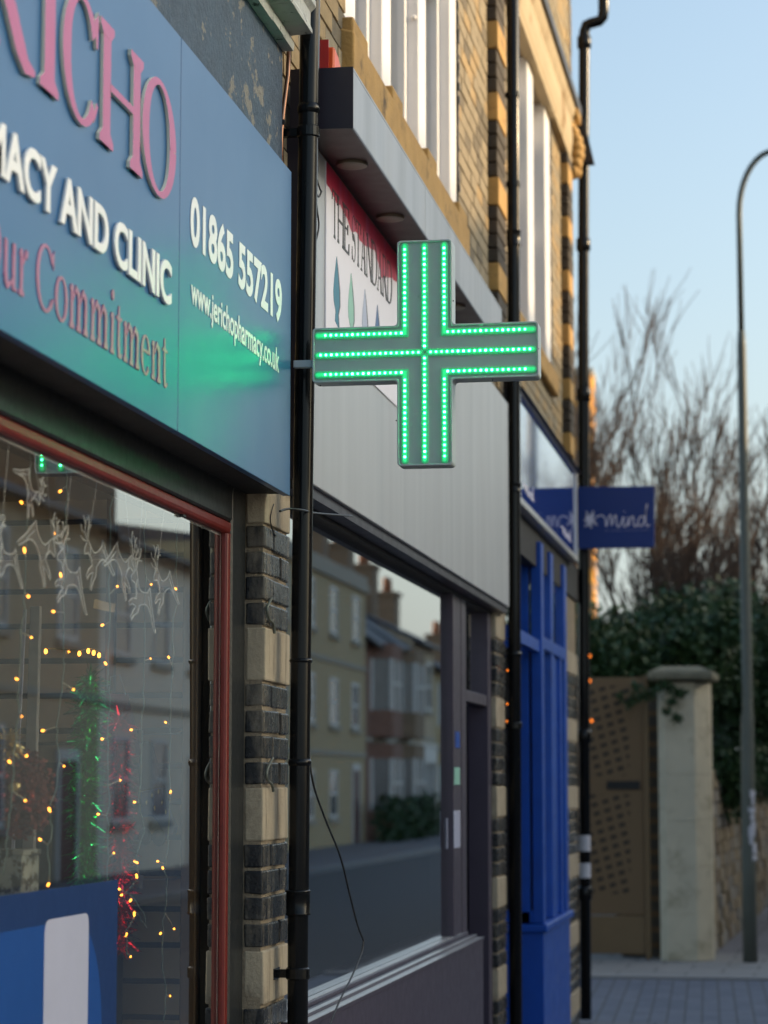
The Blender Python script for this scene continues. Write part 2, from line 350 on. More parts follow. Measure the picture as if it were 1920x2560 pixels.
def serif_glyph(ch, s, t, f):
    H = .66; X = .45; g = f
    if ch == ' ': return [], .25
    if ch == 'I': return stem(g, 0, H, s, f, t), s+2*g
    if ch == 'J': return stem(.16, .1, H, s, f, t, bot=False)+[ell(.16+s-.13, .08, .13, .14, -170, 0, s, t*1.2)], .16+s+f
    if ch == 'H': return stem(g, 0, H, s, f, t)+stem(.72-g-s, 0, H, s, f, t)+[rect(g+s, .72-g-s, H*.5-t*.6, H*.5+t*.6)], .72
    if ch == 'T': return stem(.29-s/2, 0, H, s, f, t, top=False)+[rect(0, .58, H-t*1.1, H), poly((0, H-.15), (t*.8, H-.15), (t*2.2, H-t), (0, H-t)), poly((.58, H-.15), (.58, H-t), (.58-t*2.2, H-t), (.58-t*.8, H-.15))], .58
    if ch == 'E': return stem(g, 0, H, s, f, t)+[rect(g+s, .52, H-t*1.1, H), rect(g+s, .40, H*.52-t*.55, H*.52+t*.55), rect(g+s, .54, 0, t*1.1), poly((.52, H-.15), (.52, H-t), (.52-t*2.2, H-t), (.52-t*.8, H-.15)),
                 poly((.54, .16), (.54-t*.8, .16), (.54-t*2.2, t), (.54, t)), poly((.40, H*.52-.07), (.40, H*.52+.07), (.40-t, H*.52+.07), (.40-t*2, H*.52), (.40-t, H*.52-.07))], .56
    if ch == 'R': return stem(g, 0, H, s, f, t)+[ell(.30, H-.175, .22, .175, -90, 90, s*1.05, t), rect(g+s, .30, H-t, H), rect(g+s, .30, H-.35, H-.35+t),
                 stroke2d([(.27, .32), (.36, .22), (.46, .09), (.54, .02), (.64, .0+t/2)], [s*.9, s, s, s*.7, t])], .62
    if ch == 'C': return [ell(.35, H/2, .33, H/2+.012, 38, 318, s*1.12, t), poly((.60, H*.5+.13), (.625, H*.5+.13), (.63, H+.005), (.605, H-.03), (.56, H-.055)), poly((.57, .06), (.64, .16), (.60, .17), (.56, .10))], .65
    if ch == 'O': return [ell(.36, H/2, .35, H/2+.012, 0, 360, s*1.12, t, 44)], .72
    if ch == 'D': return stem(g, 0, H, s, f, t)+[ell(.30, H/2, .36, H/2, -90, 90, s*1.1, t), rect(g+s, .30, H-t, H), rect(g+s, .30, 0, t)], .67
    if ch == 'N': return stem(g, 0, H, t*1.25, f, t)+stem(.68-g-t*1.25, 0, H, t*1.25, f, t, bot=False)+[poly((g-.02, H), (g+s*1.0, H), (.68-g, 0), (.68-g-s*.9, 0))], .68
    if ch == 'A': return [poly((.06, 0), (.06+t*1.3, 0), (.34+t*.5, H), (.34-t*.6, H)), poly((.54-s, 0), (.60, 0), (.36, H), (.32, H)), rect(.15, .48, .2, .2+t*1.1), rect(0, .17, 0, t), rect(.45, .68, 0, t)], .67
    if ch == 'S':
        pts = []; ws = []
        for i in range(33):
            k = i/32
            if k < .5: a = rad(40+k*2*230); px, py = .24+.165*math.cos(a), H*.745+.165*math.sin(a)
            else: a = rad(90-(k-.5)*2*230); px, py = .25+.185*math.cos(a), H*.265+.175*math.sin(a)
            pts.append((px, py)); ws.append(t+(s*1.15-t)*math.exp(-((k-.5)/.17)**2))
        return [stroke2d(pts, ws), poly((.36, H*.74+.06), (.385, H*.74+.05), (.40, H), (.375, H)), poly((.06, 0), (.085, 0), (.075, .19), (.05, .19))], .48
    if ch == 'o': return [ell(.25, X/2, .23, X/2+.01, 0, 360, s, t, 32)], .49
    if ch == 'e': return [ell(.24, X/2, .215, X/2+.01, 8, 318, s, t, 32), rect(.06, .43, X*.56, X*.56+t*1.1)], .46
    if ch == 'i': return stem(.09, 0, X, s, f*.8, t, top=False, topl=True)+[ell(.09+s/2, H-.015, s*.62, s*.62, 0, 360, s*.62, s*.62, 14)], .27
    if ch == 't': return [stroke2d([(.13, X+.12), (.13, .12), (.15, .03), (.2, .012), (.27, .05)], [s*.6, s, s, s*.5, t]), rect(.02, .26, X-t*1.2, X)], .28
    if ch == 'n' or ch == 'm' or ch == 'r' or ch == 'u':
        out = []; w = .255
        if ch == 'u':
            out = stem(.09, .1, X, s, 0, t, bot=False, top=False, topl=True)+stem(.09+w, 0, X, s, 0, t, bot=False, top=False, topl=True)
            out += [stroke2d([(.09+s/2, .13), (.11+s/2, .05), (.2, .012), (.3, .06), (.09+w+s/2, .13)], [s, s, t*2, t*1.2, t]), rect(.09+w+s*.5, .09+w+s+f, 0, t)]
            return out, .50
        out = stem(.09, 0, X, s, f*.8, t, top=False, topl=True)
        if ch == 'r':
            return out+[stroke2d([(.09+s*.8, .30), (.15+s, X-.05), (.28, X-.01), (.33, X-.03)], [t, t*1.4, s*.8, s*.9])], .34
        for k in range(2 if ch == 'm' else 1):
            x0 = .09+k*w
            out += stem(x0+w, 0, X-.1, s, f*.8, t, top=False)
            out += [stroke2d([(x0+s*.9, .31), (x0+s+.05, X-.06), (x0+w*.72, X-.015), (x0+w+s*.35, X-.07), (x0+w+s/2, X-.16)], [t, t*1.2, s*.7, s*1.0, s])]
        return out, .09+w*(2 if ch == 'm' else 1)+s+f+.05
    return [], .3
def put_pieces(mb, pieces, ox, oy, sx, sy, place, d, mi=0, ms=0, base=0.0):
    for q, (kind, A, B) in enumerate(pieces):
        dd = d+q*.00018
        if kind == 'poly':
            pts = [(ox+p[0]*sx, oy+p[1]*sy) for p in A]; n = len(pts)
            vs = [place(p[0], p[1], base) for p in pts]+[place(p[0], p[1], dd) for p in pts]
            mb.add(vs, [tuple(range(n, 2*n))], mi)
            mb.add(vs, [(i, (i+1) % n, n+(i+1) % n, n+i) for i in range(n)], ms)
        else:
            n = len(A)
            P = [(ox+p[0]*sx, oy+p[1]*sy) for p in A]; Q = [(ox+p[0]*sx, oy+p[1]*sy) for p in B]
            vs = [place(*p, base) for p in P]+[place(*p, base) for p in Q]+[place(*p, dd) for p in P]+[place(*p, dd) for p in Q]
            mb.add(vs, [(2*n+i, 3*n+i, 3*n+i+1, 2*n+i+1) for i in range(n-1)], mi)
            mb.add(vs, [(i, i+1, 2*n+i+1, 2*n+i) for i in range(n-1)]+[(n+i, 3*n+i, 3*n+i+1, n+i+1) for i in range(n-1)]+[(0, 2*n, 3*n, n), (n-1, 2*n-1, 4*n-1, 3*n-1)], ms)
def on_wall(x):                  # lettering plane facing the street
    return lambda a, b, d: (x+d, a, b)
def serif_run(text, s, t, f, gap):
    x = 0; out = []
    for ch in text:
        pcs, adv = serif_glyph(ch, s, t, f); out.append((ch, pcs, x, adv)); x += adv+gap
    return out, x-gap
def sans_mesh(text, weight, depth, bevel=0.0, spacing=1.0):
    c = bpy.data.curves.new('text', 'FONT'); c.body = text; c.size = 1; c.offset = weight; c.extrude = depth/2; c.bevel_depth = bevel; c.bevel_resolution = 2
    c.space_character = spacing; c.resolution_u = 5
    o = bpy.data.objects.new('text', c); COL.objects.link(o)
    dg = bpy.context.evaluated_depsgraph_get(); dg.update()
    me = bpy.data.meshes.new_from_object(o.evaluated_get(dg)); bpy.data.objects.remove(o)
    V = [tuple(v.co) for v in me.vertices]; F = [tuple(p.vertices) for p in me.polygons]; bpy.data.meshes.remove(me)
    return V, F
def islands(V, F):
    par = list(range(len(V)))
    # weld coincident vertices so that caps and sides belong to one letter
    key = {}
    def find(a):
        while par[a] != a: par[a] = par[par[a]]; a = par[a]
        return a
    for i, p in enumerate(V):
        k = (round(p[0], 4), round(p[1], 4), round(p[2], 4))
        if k in key: par[find(i)] = find(key[k])
        else: key[k] = i
    for f in F:
        for b in f[1:]: par[find(b)] = find(f[0])
    g = {}
    for f in F: g.setdefault(find(f[0]), []).append(f)
    return list(g.values())
def sans_line(name, mat, parent, text, Y0, Y1, z0, z1, x, depth, weight=.0, cap=None, split=False, bevel=0.0, ref=None):
    """fit `ref` (a tail of the text, or the whole) into Y0..Y1, and its cap height into z0..z1"""
    V, F = sans_mesh(text, weight, depth, bevel)
    capV, _ = sans_mesh(cap or 'H', weight, depth, bevel)
    ch0 = min(p[1] for p in capV); ch1 = max(p[1] for p in capV)
    xs1 = max(p[0] for p in V)
    if ref:
        RV, _ = sans_mesh(ref, weight, depth, bevel); wref = max(p[0] for p in RV)-min(p[0] for p in RV)
    else: wref = xs1-min(p[0] for p in V)
    sx = (Y1-Y0)/wref; sy = (z1-z0)/(ch1-ch0)
    zz = [p[2] for p in V]; zl = min(zz); zh = max(zz); sd = depth/(zh-zl)
    T = [(x+(p[2]-zl)*sd, Y1+(p[0]-xs1)*sx, z0+(p[1]-ch0)*sy) for p in V]
    if not split:
        return MB().add(T, F).build(name, mat, parent)
    for fs in sorted(islands(V, F), key=lambda q: min(T[i][1] for f in q for i in f)):
        ids = sorted({i for f in fs for i in f}); mp = {i: k for k, i in enumerate(ids)}
        MB().add([T[i] for i in ids], [tuple(mp[i] for i in f) for f in fs]).build(name, mat, parent)

# ------------------------------------------------------------------ world and sun
SUN_AZ = rad(74); SUN_EL = rad(18)     # azimuth measured from +Y towards +X (across the street)
w = bpy.data.worlds.new('World'); SC.world = w; w.use_nodes = True
wn = w.node_tree; sky = wn.nodes.new('ShaderNodeTexSky'); sky.sky_type = 'NISHITA'; sky.sun_disc = False
sky.sun_elevation = SUN_EL; sky.sun_rotation = SUN_AZ; sky.air_density = 1.0; sky.dust_density = 4.5; sky.ozone_density = 1.6; sky.altitude = 60
tint = wn.nodes.new('ShaderNodeMix'); tint.data_type = 'RGBA'; tint.blend_type = 'MULTIPLY'; tint.inputs[0].default_value = 1
tint.inputs[7].default_value = (.965, 1.0, .95, 1); wn.links.new(sky.outputs[0], tint.inputs[6])
# pale haze low in the sky
gc = wn.nodes.new('ShaderNodeTexCoord'); gs = wn.nodes.new('ShaderNodeSeparateXYZ'); wn.links.new(gc.outputs['Generated'], gs.inputs[0])
def wm(op, a, b_, clamp=False):
    n_ = wn.nodes.new('ShaderNodeMath'); n_.operation = op; n_.use_clamp = clamp
    for i_, v_ in enumerate((a, b_)):
        if hasattr(v_, 'is_output'): wn.links.new(v_, n_.inputs[i_])
        else: n_.inputs[i_].default_value = v_
    return n_.outputs[0]
hz = wm('MULTIPLY', wm('POWER', wm('SUBTRACT', 1.0, wm('MAXIMUM', gs.outputs[2], 0.0), True), 6.0), .80)
hm = wn.nodes.new('ShaderNodeMix'); hm.data_type = 'RGBA'; wn.links.new(hz, hm.inputs[0]); wn.links.new(tint.outputs[2], hm.inputs[6])
hm.inputs[7].default_value = (2.35, 2.60, 2.72, 1)
wn.links.new(hm.outputs[2], wn.nodes['Background'].inputs[0]); wn.nodes['Background'].inputs[1].default_value = .12
sl = bpy.data.lights.new('sun', 'SUN'); sl.energy = 1.7; sl.angle = rad(.55); sl.color = (1.0, .70, .38)
so = bpy.data.objects.new('sun', sl); COL.objects.link(so); so.location = (40, 8, 20)
ts = Vector((math.sin(SUN_AZ)*math.cos(SUN_EL), math.cos(SUN_AZ)*math.cos(SUN_EL), math.sin(SUN_EL)))
so.rotation_euler = (-ts).to_track_quat('-Z', 'Y').to_euler()
SC.view_settings.view_transform = 'Standard'; SC.view_settings.look = 'None'; SC.view_settings.exposure = 1.42; SC.view_settings.gamma = 1
SC.cycles.max_bounces = 10; SC.cycles.transparent_max_bounces = 16; SC.cycles.sample_clamp_indirect = 6
SC.cycles.use_denoising = True; SC.cycles.caustics_reflective = True

# ================================================================== SETTING
def sheet(name, mat, x0, x1, y0, y1, z, thick=.12, kind=True):
    o = MB().box(x0, x1, y0, y1, z-thick, z).build(name, mat)
    return struct(o) if kind else o
sheet('ground', 'tarmac', -600, 600, -300, 1500, -.13, 1)
sheet('road', 'tarmac', 2.45, 7.75, -60, 260, -.105, .02)
sheet('pavement', 'darkslab', -.6, 2.3, -30, 17.3, 0)
sheet('side_road', 'paver', -14, 2.45, 17.3, 21.35, -.012, .1)
sheet('kerb', 'kerbstone', -14, 2.45, 21.35, 21.52, .012, .1)
sheet('corner_pavement', 'slab', -14, 2.3, 21.52, 24.6, 0, .1)
sheet('far_pavement', 'darkslab', .3, 2.3, 24.6, 200, -.004, .1)
sheet('opposite_pavement', 'darkslab', 7.9, 10.9, -60, 200, 0, .12)
sheet('kerb', 'kerbstone', 2.3, 2.45, -30, 17.3, .006, .14)
sheet('kerb', 'kerbstone', 7.75, 7.9, -60, 200, .006, .14)

# ---------------------------------------------------------------- real brickwork
def bricks(mb, Y0, Y1, z0, z1, x, mats, course=.0755, L=.226, H=.112, joint=.010, depth=.05, r=RND, jit=.002, edge_l=False):
    z = z0; k = 0
    while z < z1-.02:
        y = Y0 - (0 if k % 2 else L/2); hd = (k % 2 == 1)
        while y < Y1:
            a = max(y, Y0)+joint/2; b = min(y+L, Y1)-joint/2
            if b-a > .02:
                q = r.uniform(-jit, jit); q2 = r.uniform(-.0015, .0015)
                mb.box(x-depth, x+q, a+r.uniform(-.001, .001), b, z+joint/2+q2, min(z+course, z1)-joint/2+q2, r.choice(mats))
            y += L
        z += course; k += 1
    return mb
def banded(mb, Y0, Y1, x, tops, zb, zt, depth, stone=.162, n=4, mi_stone=0, mi_dark=1, r=RND):
    """pier of cream stones (two courses high) alternating with dark glazed bricks"""
    segs = []; t = sorted(tops)
    for a in t: segs.append((a-stone, a, 'S'))
    for i in range(len(t)-1): segs.append((t[i], t[i+1]-stone, 'D'))
    segs.append((zb, t[0]-stone, 'D'))
    for a, b, k in segs:
        if b-a < .02: continue
        if k == 'S':
            a2 = max(a, zb); b2 = min(b, zt)
            if b2-a2 < .02: continue
            mb.box(x-depth, x+r.uniform(0, .004), Y0+r.uniform(0, .003), Y1, a2+.004, b2-.004, mi_stone)
        else:
            m = max(1, round((b-a)/.0755)); h = (b-a)/m
            for i in range(m):
                c0 = a+i*h+.005; c1 = a+(i+1)*h-.005
                if c1 > zt or c0 < zb: continue
                split = Y0+(Y1-Y0)*(.33 if i % 2 else .66)
                mb.box(x-depth, x+r.uniform(-.002, .003), Y0+r.uniform(-.002, .002), split-.005, c0, c1, mi_dark)
                mb.box(x-depth, x+r.uniform(-.002, .003), split+.005, Y1, c0, c1, mi_dark)
    mb.v = [(p[0]+r.uniform(-.0018, .0018), p[1]+r.uniform(-.0016, .0016), p[2]+r.uniform(-.0022, .0022)) for p in mb.v]
    return mb

# ================================================================== PHARMACY SHOP
b1 = thing('shop_building', 'shop with blue fascia panels, flaking grey plaster band and a red-beaded display window', 'building', (-.5, 4, 0))
box('rear_wall', 'shopcream', b1, -6, -5.8, -2, 6.95, 0, 9)
box('upper_wall', 'brick2', b1, -.35, -.075, -2, 6.98, 4.1, 9)
box('plaster_band', 'plaster', b1, -.35, -.05, -2, 6.985, 2.6, 3.92)
box('brick_return', 'brick3', b1, -.5, -.13, 6.86, 7.2, 2.55, 3.0)
mb = MB(); banded(mb, 6.862, 7.21, -.07, [2.574, 2.1117, 1.65, 1.186, .724, .262], 0, 2.6, .056)
pl = mb.build('pilaster', ['creamstone', 'blackbrick'], b1, bevel=.005, bseg=2)
box('mortar_bed', 'mortar', pl, -.215, -.0765, 6.866, 7.2, 0, 2.6)
# cornice profile in (x, z), run along Y
prof = [(-.05, 3.868), (-.017, 3.868), (-.015, 3.892), (-.022, 3.900), (-.024, 3.915), (.040, 3.918), (.042, 3.93), (.036, 3.945), (.036, 3.985), (.052, 4.00), (.052, 4.02), (.03, 4.05), (-.08, 4.10), (-.08, 3.9)]
mb = MB(); n = 60
r2 = random.Random(3)
for i in range(n):
    y0 = -2+i*(8.99/n); y1 = y0+8.99/n
    P = [(p[0]+r2.uniform(-.0015, .0015), p[1]+r2.uniform(-.0012, .0012)) for p in prof]
    mb.prism(P, 'y', y0, y1)
mb.build('cornice', 'cornice', b1)
# fascia carcass and soffit
box('fascia_carcass', 'soffit', b1, -.128, -.022, -2, 6.875, 2.500, 3.45)
# window: frame, red bead, glass
fw = MB().box(-.30, -.126, -2, 6.69, 2.40, 2.56).box(-.215, -.126, 6.69, 6.858, 0, 2.56).box(-.30, -.126, -2, 6.69, .38, .5).box(-.30, -.126, -2, 6.69, 0, .38).box(-.30, -.126, -2, -1.8, .5, 2.4).build('window_frame', 'black', b1, bevel=.006)
mb = MB()
q = [(-.152, 2.366), (-.141, 2.365), (-.133, 2.369), (-.1305, 2.378), (-.1305, 2.392), (-.134, 2.398), (-.152, 2.3985)]
mb.prism(q, 'y', -2, 6.689)
mb.prism([(-.152, 6.662), (-.141, 6.661), (-.133, 6.665), (-.1305, 6.672), (-.1305, 6.684), (-.134, 6.6895), (-.152, 6.6895)], 'z', .5, 2.366)
mb.build('red_bead', 'redtrim', fw, bevel=.002)
MB().box(-.1535, -.1525, 6.652, 6.662, .5, 2.366).box(-.1535, -.1525, -1.8, 6.66, 2.356, 2.366).build('gasket', 'silver', fw)
MB().add([(-.152, -1.8, .5), (-.152, 6.662, .5), (-.152, 6.662, 2.4), (-.152, -1.8, 2.4)], [(0, 1, 2, 3)]).build('pane', 'glass', fw)
box('inner_post', 'timber', b1, -.262, -.217, 6.66, 6.80, .45, 2.5, .004)
box('window_bottom', 'shopcream', b1, -1.6, -.16, -2, 7.2, .40, .46)
box('ceiling', 'shopcream', b1, -5.8, -.31, -2, 7.2, 2.52, 2.6)
box('party_wall', 'interior_dark', b1, -5.8, -.23, 7.14, 7.2, 0, 2.6)
# little black clip in the top corner of the pane
yc, zc = hx(450, 1279, -.149)
MB().box(-.15, -.143, yc-.045, yc+.02, zc-.006, zc+.006).box(-.15, -.14, yc+.0, yc+.03, zc-.012, zc+.004).build('window_catch', 'black', fw)

# --- fascia sign
fs = thing('fascia_sign', 'blue two-panel shop fascia with raised pink and white lettering and a phone number', 'sign', (0, 4.5, 2.494))
box('sign_panel', 'signblue', fs, -.021, 0, -1.2, 5.5655, 2.494, 3.464, .0012)
box('sign_panel', 'signblue', fs, -.021, .0006, 5.5685, 6.882, 2.494, 3.464, .0012)
# serif raised word
cap = .66; sy = .270/cap
run = [('J', 3.70, .60), ('E', 3.86, .60), ('R', 4.075, .52), ('I', 4.436, .60), ('C', 4.574, .44), ('H', 4.849, .50), ('O', 5.187, .437)]
for ch, y0, sx in run:
    pcs, adv = serif_glyph(ch, .122, .034, .05)
    if ch == 'I': sx = .122/adv
    if ch == 'H': sx = .345/adv
    if ch == 'O': sx = .314/adv
    if ch == 'C': sx = .268/adv
    if ch == 'R': sx = .315/adv
    if ch == 'E': sx = .235/adv
    if ch == 'J': sx = .15/adv
    mb = MB(); put_pieces(mb, pcs, y0, 3.018, sx, sy, on_wall(.001), .0075, 0, 1)
    mb.build('raised_letter', ['pink', 'cream_edge'], fs)
sans_line('raised_letter', 'white_letter', fs, 'PHARMACY AND CLINIC', 4.586, 5.468, 2.776, 2.879, .001, .008, weight=.020, split=True, bevel=.010, ref='AND CLINIC')
# printed serif slogan
out, wid = serif_run('Our Commitment', .096, .032, .045, .006)
cx0 = [o for o in out if o[0] == 'C'][0][2]
sx = (5.464-4.455)/(wid-cx0-.02); mb = MB()
# capital O uses the same builder
for ch, pcs, x, adv in out: put_pieces(mb, pcs, 5.464-(wid-x)*sx, 2.581, sx, .132/.66, on_wall(.0004), .0012, 0, 0)
mb.build('slogan', 'dullpink', fs)
sans_line('phone_number', 'white_letter', fs, '01865 557219', 5.668, 6.748, 2.975, 3.100, .001, .0012, weight=.030, cap='5')
sans_line('web_address', 'white_letter', fs, 'www.jerichopharmacy.co.uk', 5.680, 6.715, 2.829, 2.876, .001, .0012, weight=.018, cap='w')

# --- green cross
CX, CZ, CY = .3975, 2.9115, 6.90
g = thing('pharmacy_cross', 'green lit diode pharmacy cross projecting from the wall on a square arm', 'sign', (CX, CY, CZ-.335))
a, b = .0815, .3345
cross = [(-a, -b), (a, -b), (a, -a), (b, -a), (b, a), (a, a), (a, b), (-a, b), (-a, a), (-b, a), (-b, -a), (-a, -a)]
def rounded(P, r, n=4):
    out = []
    for i, p in enumerate(P):
        p0 = Vector(P[i-1]); p1 = Vector(p); p2 = Vector(P[(i+1) % len(P)])
        d0 = (p0-p1).normalized(); d2 = (p2-p1).normalized(); A = p1+d0*r; B = p1+d2*r
        for k in range(n+1):
            t = k/n; out.append(tuple(A*(1-t)**2+p1*2*t*(1-t)+B*t*t))
    return out
rc = [(CX+p[0], CZ+p[1]) for p in rounded(cross, .012)]
MB().prism(rc, 'y', CY+.004, CY+.074).build('body', 'ledbody', g, bevel=.006, bseg=3)
# moulded rim round the face
mb = MB(); pts = [(p[0], CY+.004, p[1]) for p in rc]; n = len(pts)
inner = [(CX+p[0], CZ+p[1]) for p in rounded([(x-math.copysign(.0055, x), z-math.copysign(.0055, z)) for x, z in cross], .009)]
k = len(inner)
ring = [[(rc[i][0], CY+.005, rc[i][1]) for i in range(n)], [(rc[i][0], CY-.0035, rc[i][1]) for i in range(n)], [(inner[i][0], CY-.0035, inner[i][1]) for i in range(n)], [(inner[i][0], CY+.005, inner[i][1]) for i in range(n)]]
vs = [p for rr in ring for p in rr]
mb.add(vs, [(r_*n+i, r_*n+(i+1) % n, (r_+1)*n+(i+1) % n, (r_+1)*n+i) for r_ in range(3) for i in range(n)])
mb.build('rim', 'ledrim', g, bevel=.0012)
o_ = .0585; e = .318; hw = .0105
def capsule_path(P, w):          # outline of a strip with rounded ends
    L, Rr = [], []
    for i, p in enumerate(P):
        p = Vector(p)
        d0 = (p-Vector(P[i-1])).normalized() if i else None
        d1 = (Vector(P[i+1])-p).normalized() if i < len(P)-1 else None
        if d0 is None: d0 = d1
        if d1 is None: d1 = d0
        n0 = Vector((-d0.y, d0.x)); n1 = Vector((-d1.y, d1.x)); m = (n0+n1); m = m/m.length_squared*2 if m.length else n0
        L.append(p+m*w); Rr.append(p-m*w)
    def cap_(c, d):
        nn = Vector((-d.y, d.x)); return [c+(-nn*math.cos(t)+d*math.sin(t))*w for t in [rad(x) for x in (30, 60, 90, 120, 150)]]
    d_end = (Vector(P[-1])-Vector(P[-2])).normalized(); d_st = (Vector(P[0])-Vector(P[1])).normalized()
    return [tuple(q) for q in Rr]+[tuple(q) for q in cap_(Vector(P[-1]), d_end)]+[tuple(q) for q in L[::-1]]+[tuple(q) for q in cap_(Vector(P[0]), d_st)]
strips = [[(0, .014), (0, e)], [(0, -.014), (0, -e)], [(-.014, 0), (-e, 0)], [(.014, 0), (e, 0)],
          [(-o_, e), (-o_, o_), (-e, o_)], [(o_, e), (o_, o_), (e, o_)], [(-o_, -e), (-o_, -o_), (-e, -o_)], [(o_, -e), (o_, -o_), (e, -o_)]]
for P in strips:
    out = capsule_path(P, hw)
    st = MB().prism([(CX+p[0], CZ+p[1]) for p in out], 'y', CY-.0035, CY+.0035).build('led_strip', 'ledstrip', g, bevel=.002, bseg=2)
    # narrow lit board down the middle of the strip
    ob = capsule_path([Vector(p) for p in P], .0052)
    MB().prism([(CX+p[0], CZ+p[1]) for p in ob], 'y', CY-.0043, CY-.003).build('circuit_board', 'ledboard', st)
    # diodes
    segs = list(zip(P[:-1], P[1:])); first = True
    for p, q_ in segs:
        p = Vector(p); q_ = Vector(q_); Ls = (q_-p).length; d = (q_-p).normalized(); N = int((Ls-.010)/.0162)
        for i in range(N+1):
            t = (.004 if len(segs) == 1 else (.010 if first else .010))+i*.0162
            if t > Ls-.008: continue
            c = p+d*t; s = .0031
            MB().box(CX+c.x-s, CX+c.x+s, CY-.0062, CY-.0040, CZ+c.y-s, CZ+c.y+s).build('led', RND.choice(('led', 'led', 'led_b', 'led_c')), st, bevel=.001)
        first = False
box('bracket_arm', 'ledrim', g, .002, .068, CY+.012, CY+.034, CZ-.032, CZ-.010, .002)
mb = MB()
for (dx, dz) in ((-.31, -.09), (.2, -.088), (.334, .0), (-.084, -.2), (.085, .15)): mb.blob((CX+dx, CY-.002, CZ+dz), .0022, .001, .0022, 6, 4)
mb.build('screw', 'black', g)

# ================================================================== DRAINPIPES
def pipe_thing(label, path, r, collars, brackets, Y, side=-1, wall=-.07):
    t = thing('drainpipe', label, 'drainpipe', (path[-1][0], Y, 0))
    MB().tube([(x, Y, z) for x, z in path], r, 20).build('pipe', 'pipe', t, smooth=True)
    def at(z):
        for (x0, z0), (x1, z1) in zip(path[:-1], path[1:]):
            if z1 <= z <= z0: return x0+(x1-x0)*(z-z0)/(z1-z0) if z1 != z0 else x0
        return path[-1][0]
    for z, h, k in collars:
        x = at(z); mb = MB()
        if k: mb.tube([(x, Y, z-h/2), (x, Y, z-h/2+.004), (x, Y, z-h/2+.008), (x, Y, z+h/2-.008), (x, Y, z+h/2-.004), (x, Y, z+h/2)], [r+.003, r+.008, r+.005, r+.005, r+.008, r+.003], 20)
        else: mb.tube([(x, Y, z-h/2), (x, Y, z), (x, Y, z+h/2)], [r+.002, r+.005, r+.002], 20)
        mb.build('collar', 'pipe', t, smooth=True)
    for z in brackets:
        x = at(z); mb = MB()
        mb.tube([(x, Y, z-.018), (x, Y, z-.014), (x, Y, z+.014), (x, Y, z+.018)], [r+.001, r+.005, r+.005, r+.001], 20)
        mb.box(wall-.004, x-r*.6, Y-.012, Y+.012, z-.012, z+.012)
        mb.box(wall-.001, wall+.006, Y-.05, Y+.03, z-.016, z+.016)
        mb.build('bracket', 'pipe', t)
    return t
pipe_thing('black cast drainpipe behind the arm of the lit cross, between two shopfronts', [(.030, 9), (.024, 4.1), (.006, 2.5), (.000, 1.8), (-.002, 1.325), (-.0035, 1.32), (-.004, .03)], .0305,
           [(1.31, .075, True), (1.72, .02, False), (3.70, .03, False), (2.02, .012, False)], [3.628, 1.105], 7.045)
p2 = pipe_thing('black drainpipe between the grey metal fascia and the blue shop', [(-.006, 9), (-.012, 5), (-.022, 2.7), (-.028, .03)], .0345,
           [(4.62, .09, True), (3.25, .05, True), (2.35, .03, False)], [5.42, 4.92, 1.97], 12.87)
p3 = thing('drainpipe', 'black drainpipe with swan neck and two white stickers at the end of the row', 'drainpipe', (0, 17.2, 0))
MB().tube([(-.028, 17.2, .03), (-.02, 17.2, 2.5), (.0, 17.2, 5.0), (.026, 17.2, 7.08), (.028, 17.2, 7.14), (.045, 17.2, 7.19), (.075, 17.2, 7.20), (.14, 17.2, 7.215), (.162, 17.2, 7.24), (.170, 17.2, 7.29), (.172, 17.2, 7.9)], .040, 16).build('pipe', 'pipe', p3, smooth=True)
for z, x in ((7.06, .026), (5.55, .006), (4.45, -.004), (2.0, -.022), (.9, -.027)):
    MB().tube([(x, 17.2, z-.05), (x, 17.2, z-.04), (x, 17.2, z+.04), (x, 17.2, z+.05)], [.043, .052, .052, .043], 16).build('collar', 'pipe', p3, smooth=True)
for v0, v1 in ((2088, 2128), (2158, 2195)):
    x0, z0 = hy(1449, v0, 17.16); x1, z1 = hy(1477, v1, 17.16)
    xc = -.024; mb = MB()
    A = [rad(x) for x in range(200, 365, 15)]
    vs = [(xc+.0415*math.cos(t), 17.2+.0415*math.sin(t), z) for z in (z1, z0) for t in A]; m = len(A)
    mb.add(vs, [(i, i+1, m+i+1, m+i) for i in range(m-1)]); mb.build('sticker', 'paperscrap', p3)
# hopper shaped lead flashing behind the last pipe
MB().prism([(-.05, 6.45), (.03, 6.45), (.10, 6.12), (-.05, 6.12)], 'y', 17.05, 17.14).build('lead_flashing', 'cable', p3)

cp = MB().tube([(-.035, 7.012, 3.93), (-.038, 7.010, 3.80), (-.048, 7.0, 3.70), (-.055, 6.995, 3.62), (-.056, 6.995, 3.40)], .0072, 10).build('copper_pipe', 'copper', smooth=True)
tag(cp, 'thin copper pipe running down the brick between the cornice and the blue sign', 'pipe')
MB().box(-.068, -.044, 6.985, 7.006, 3.640, 3.655).build('pipe_clip', 'cable', cp)

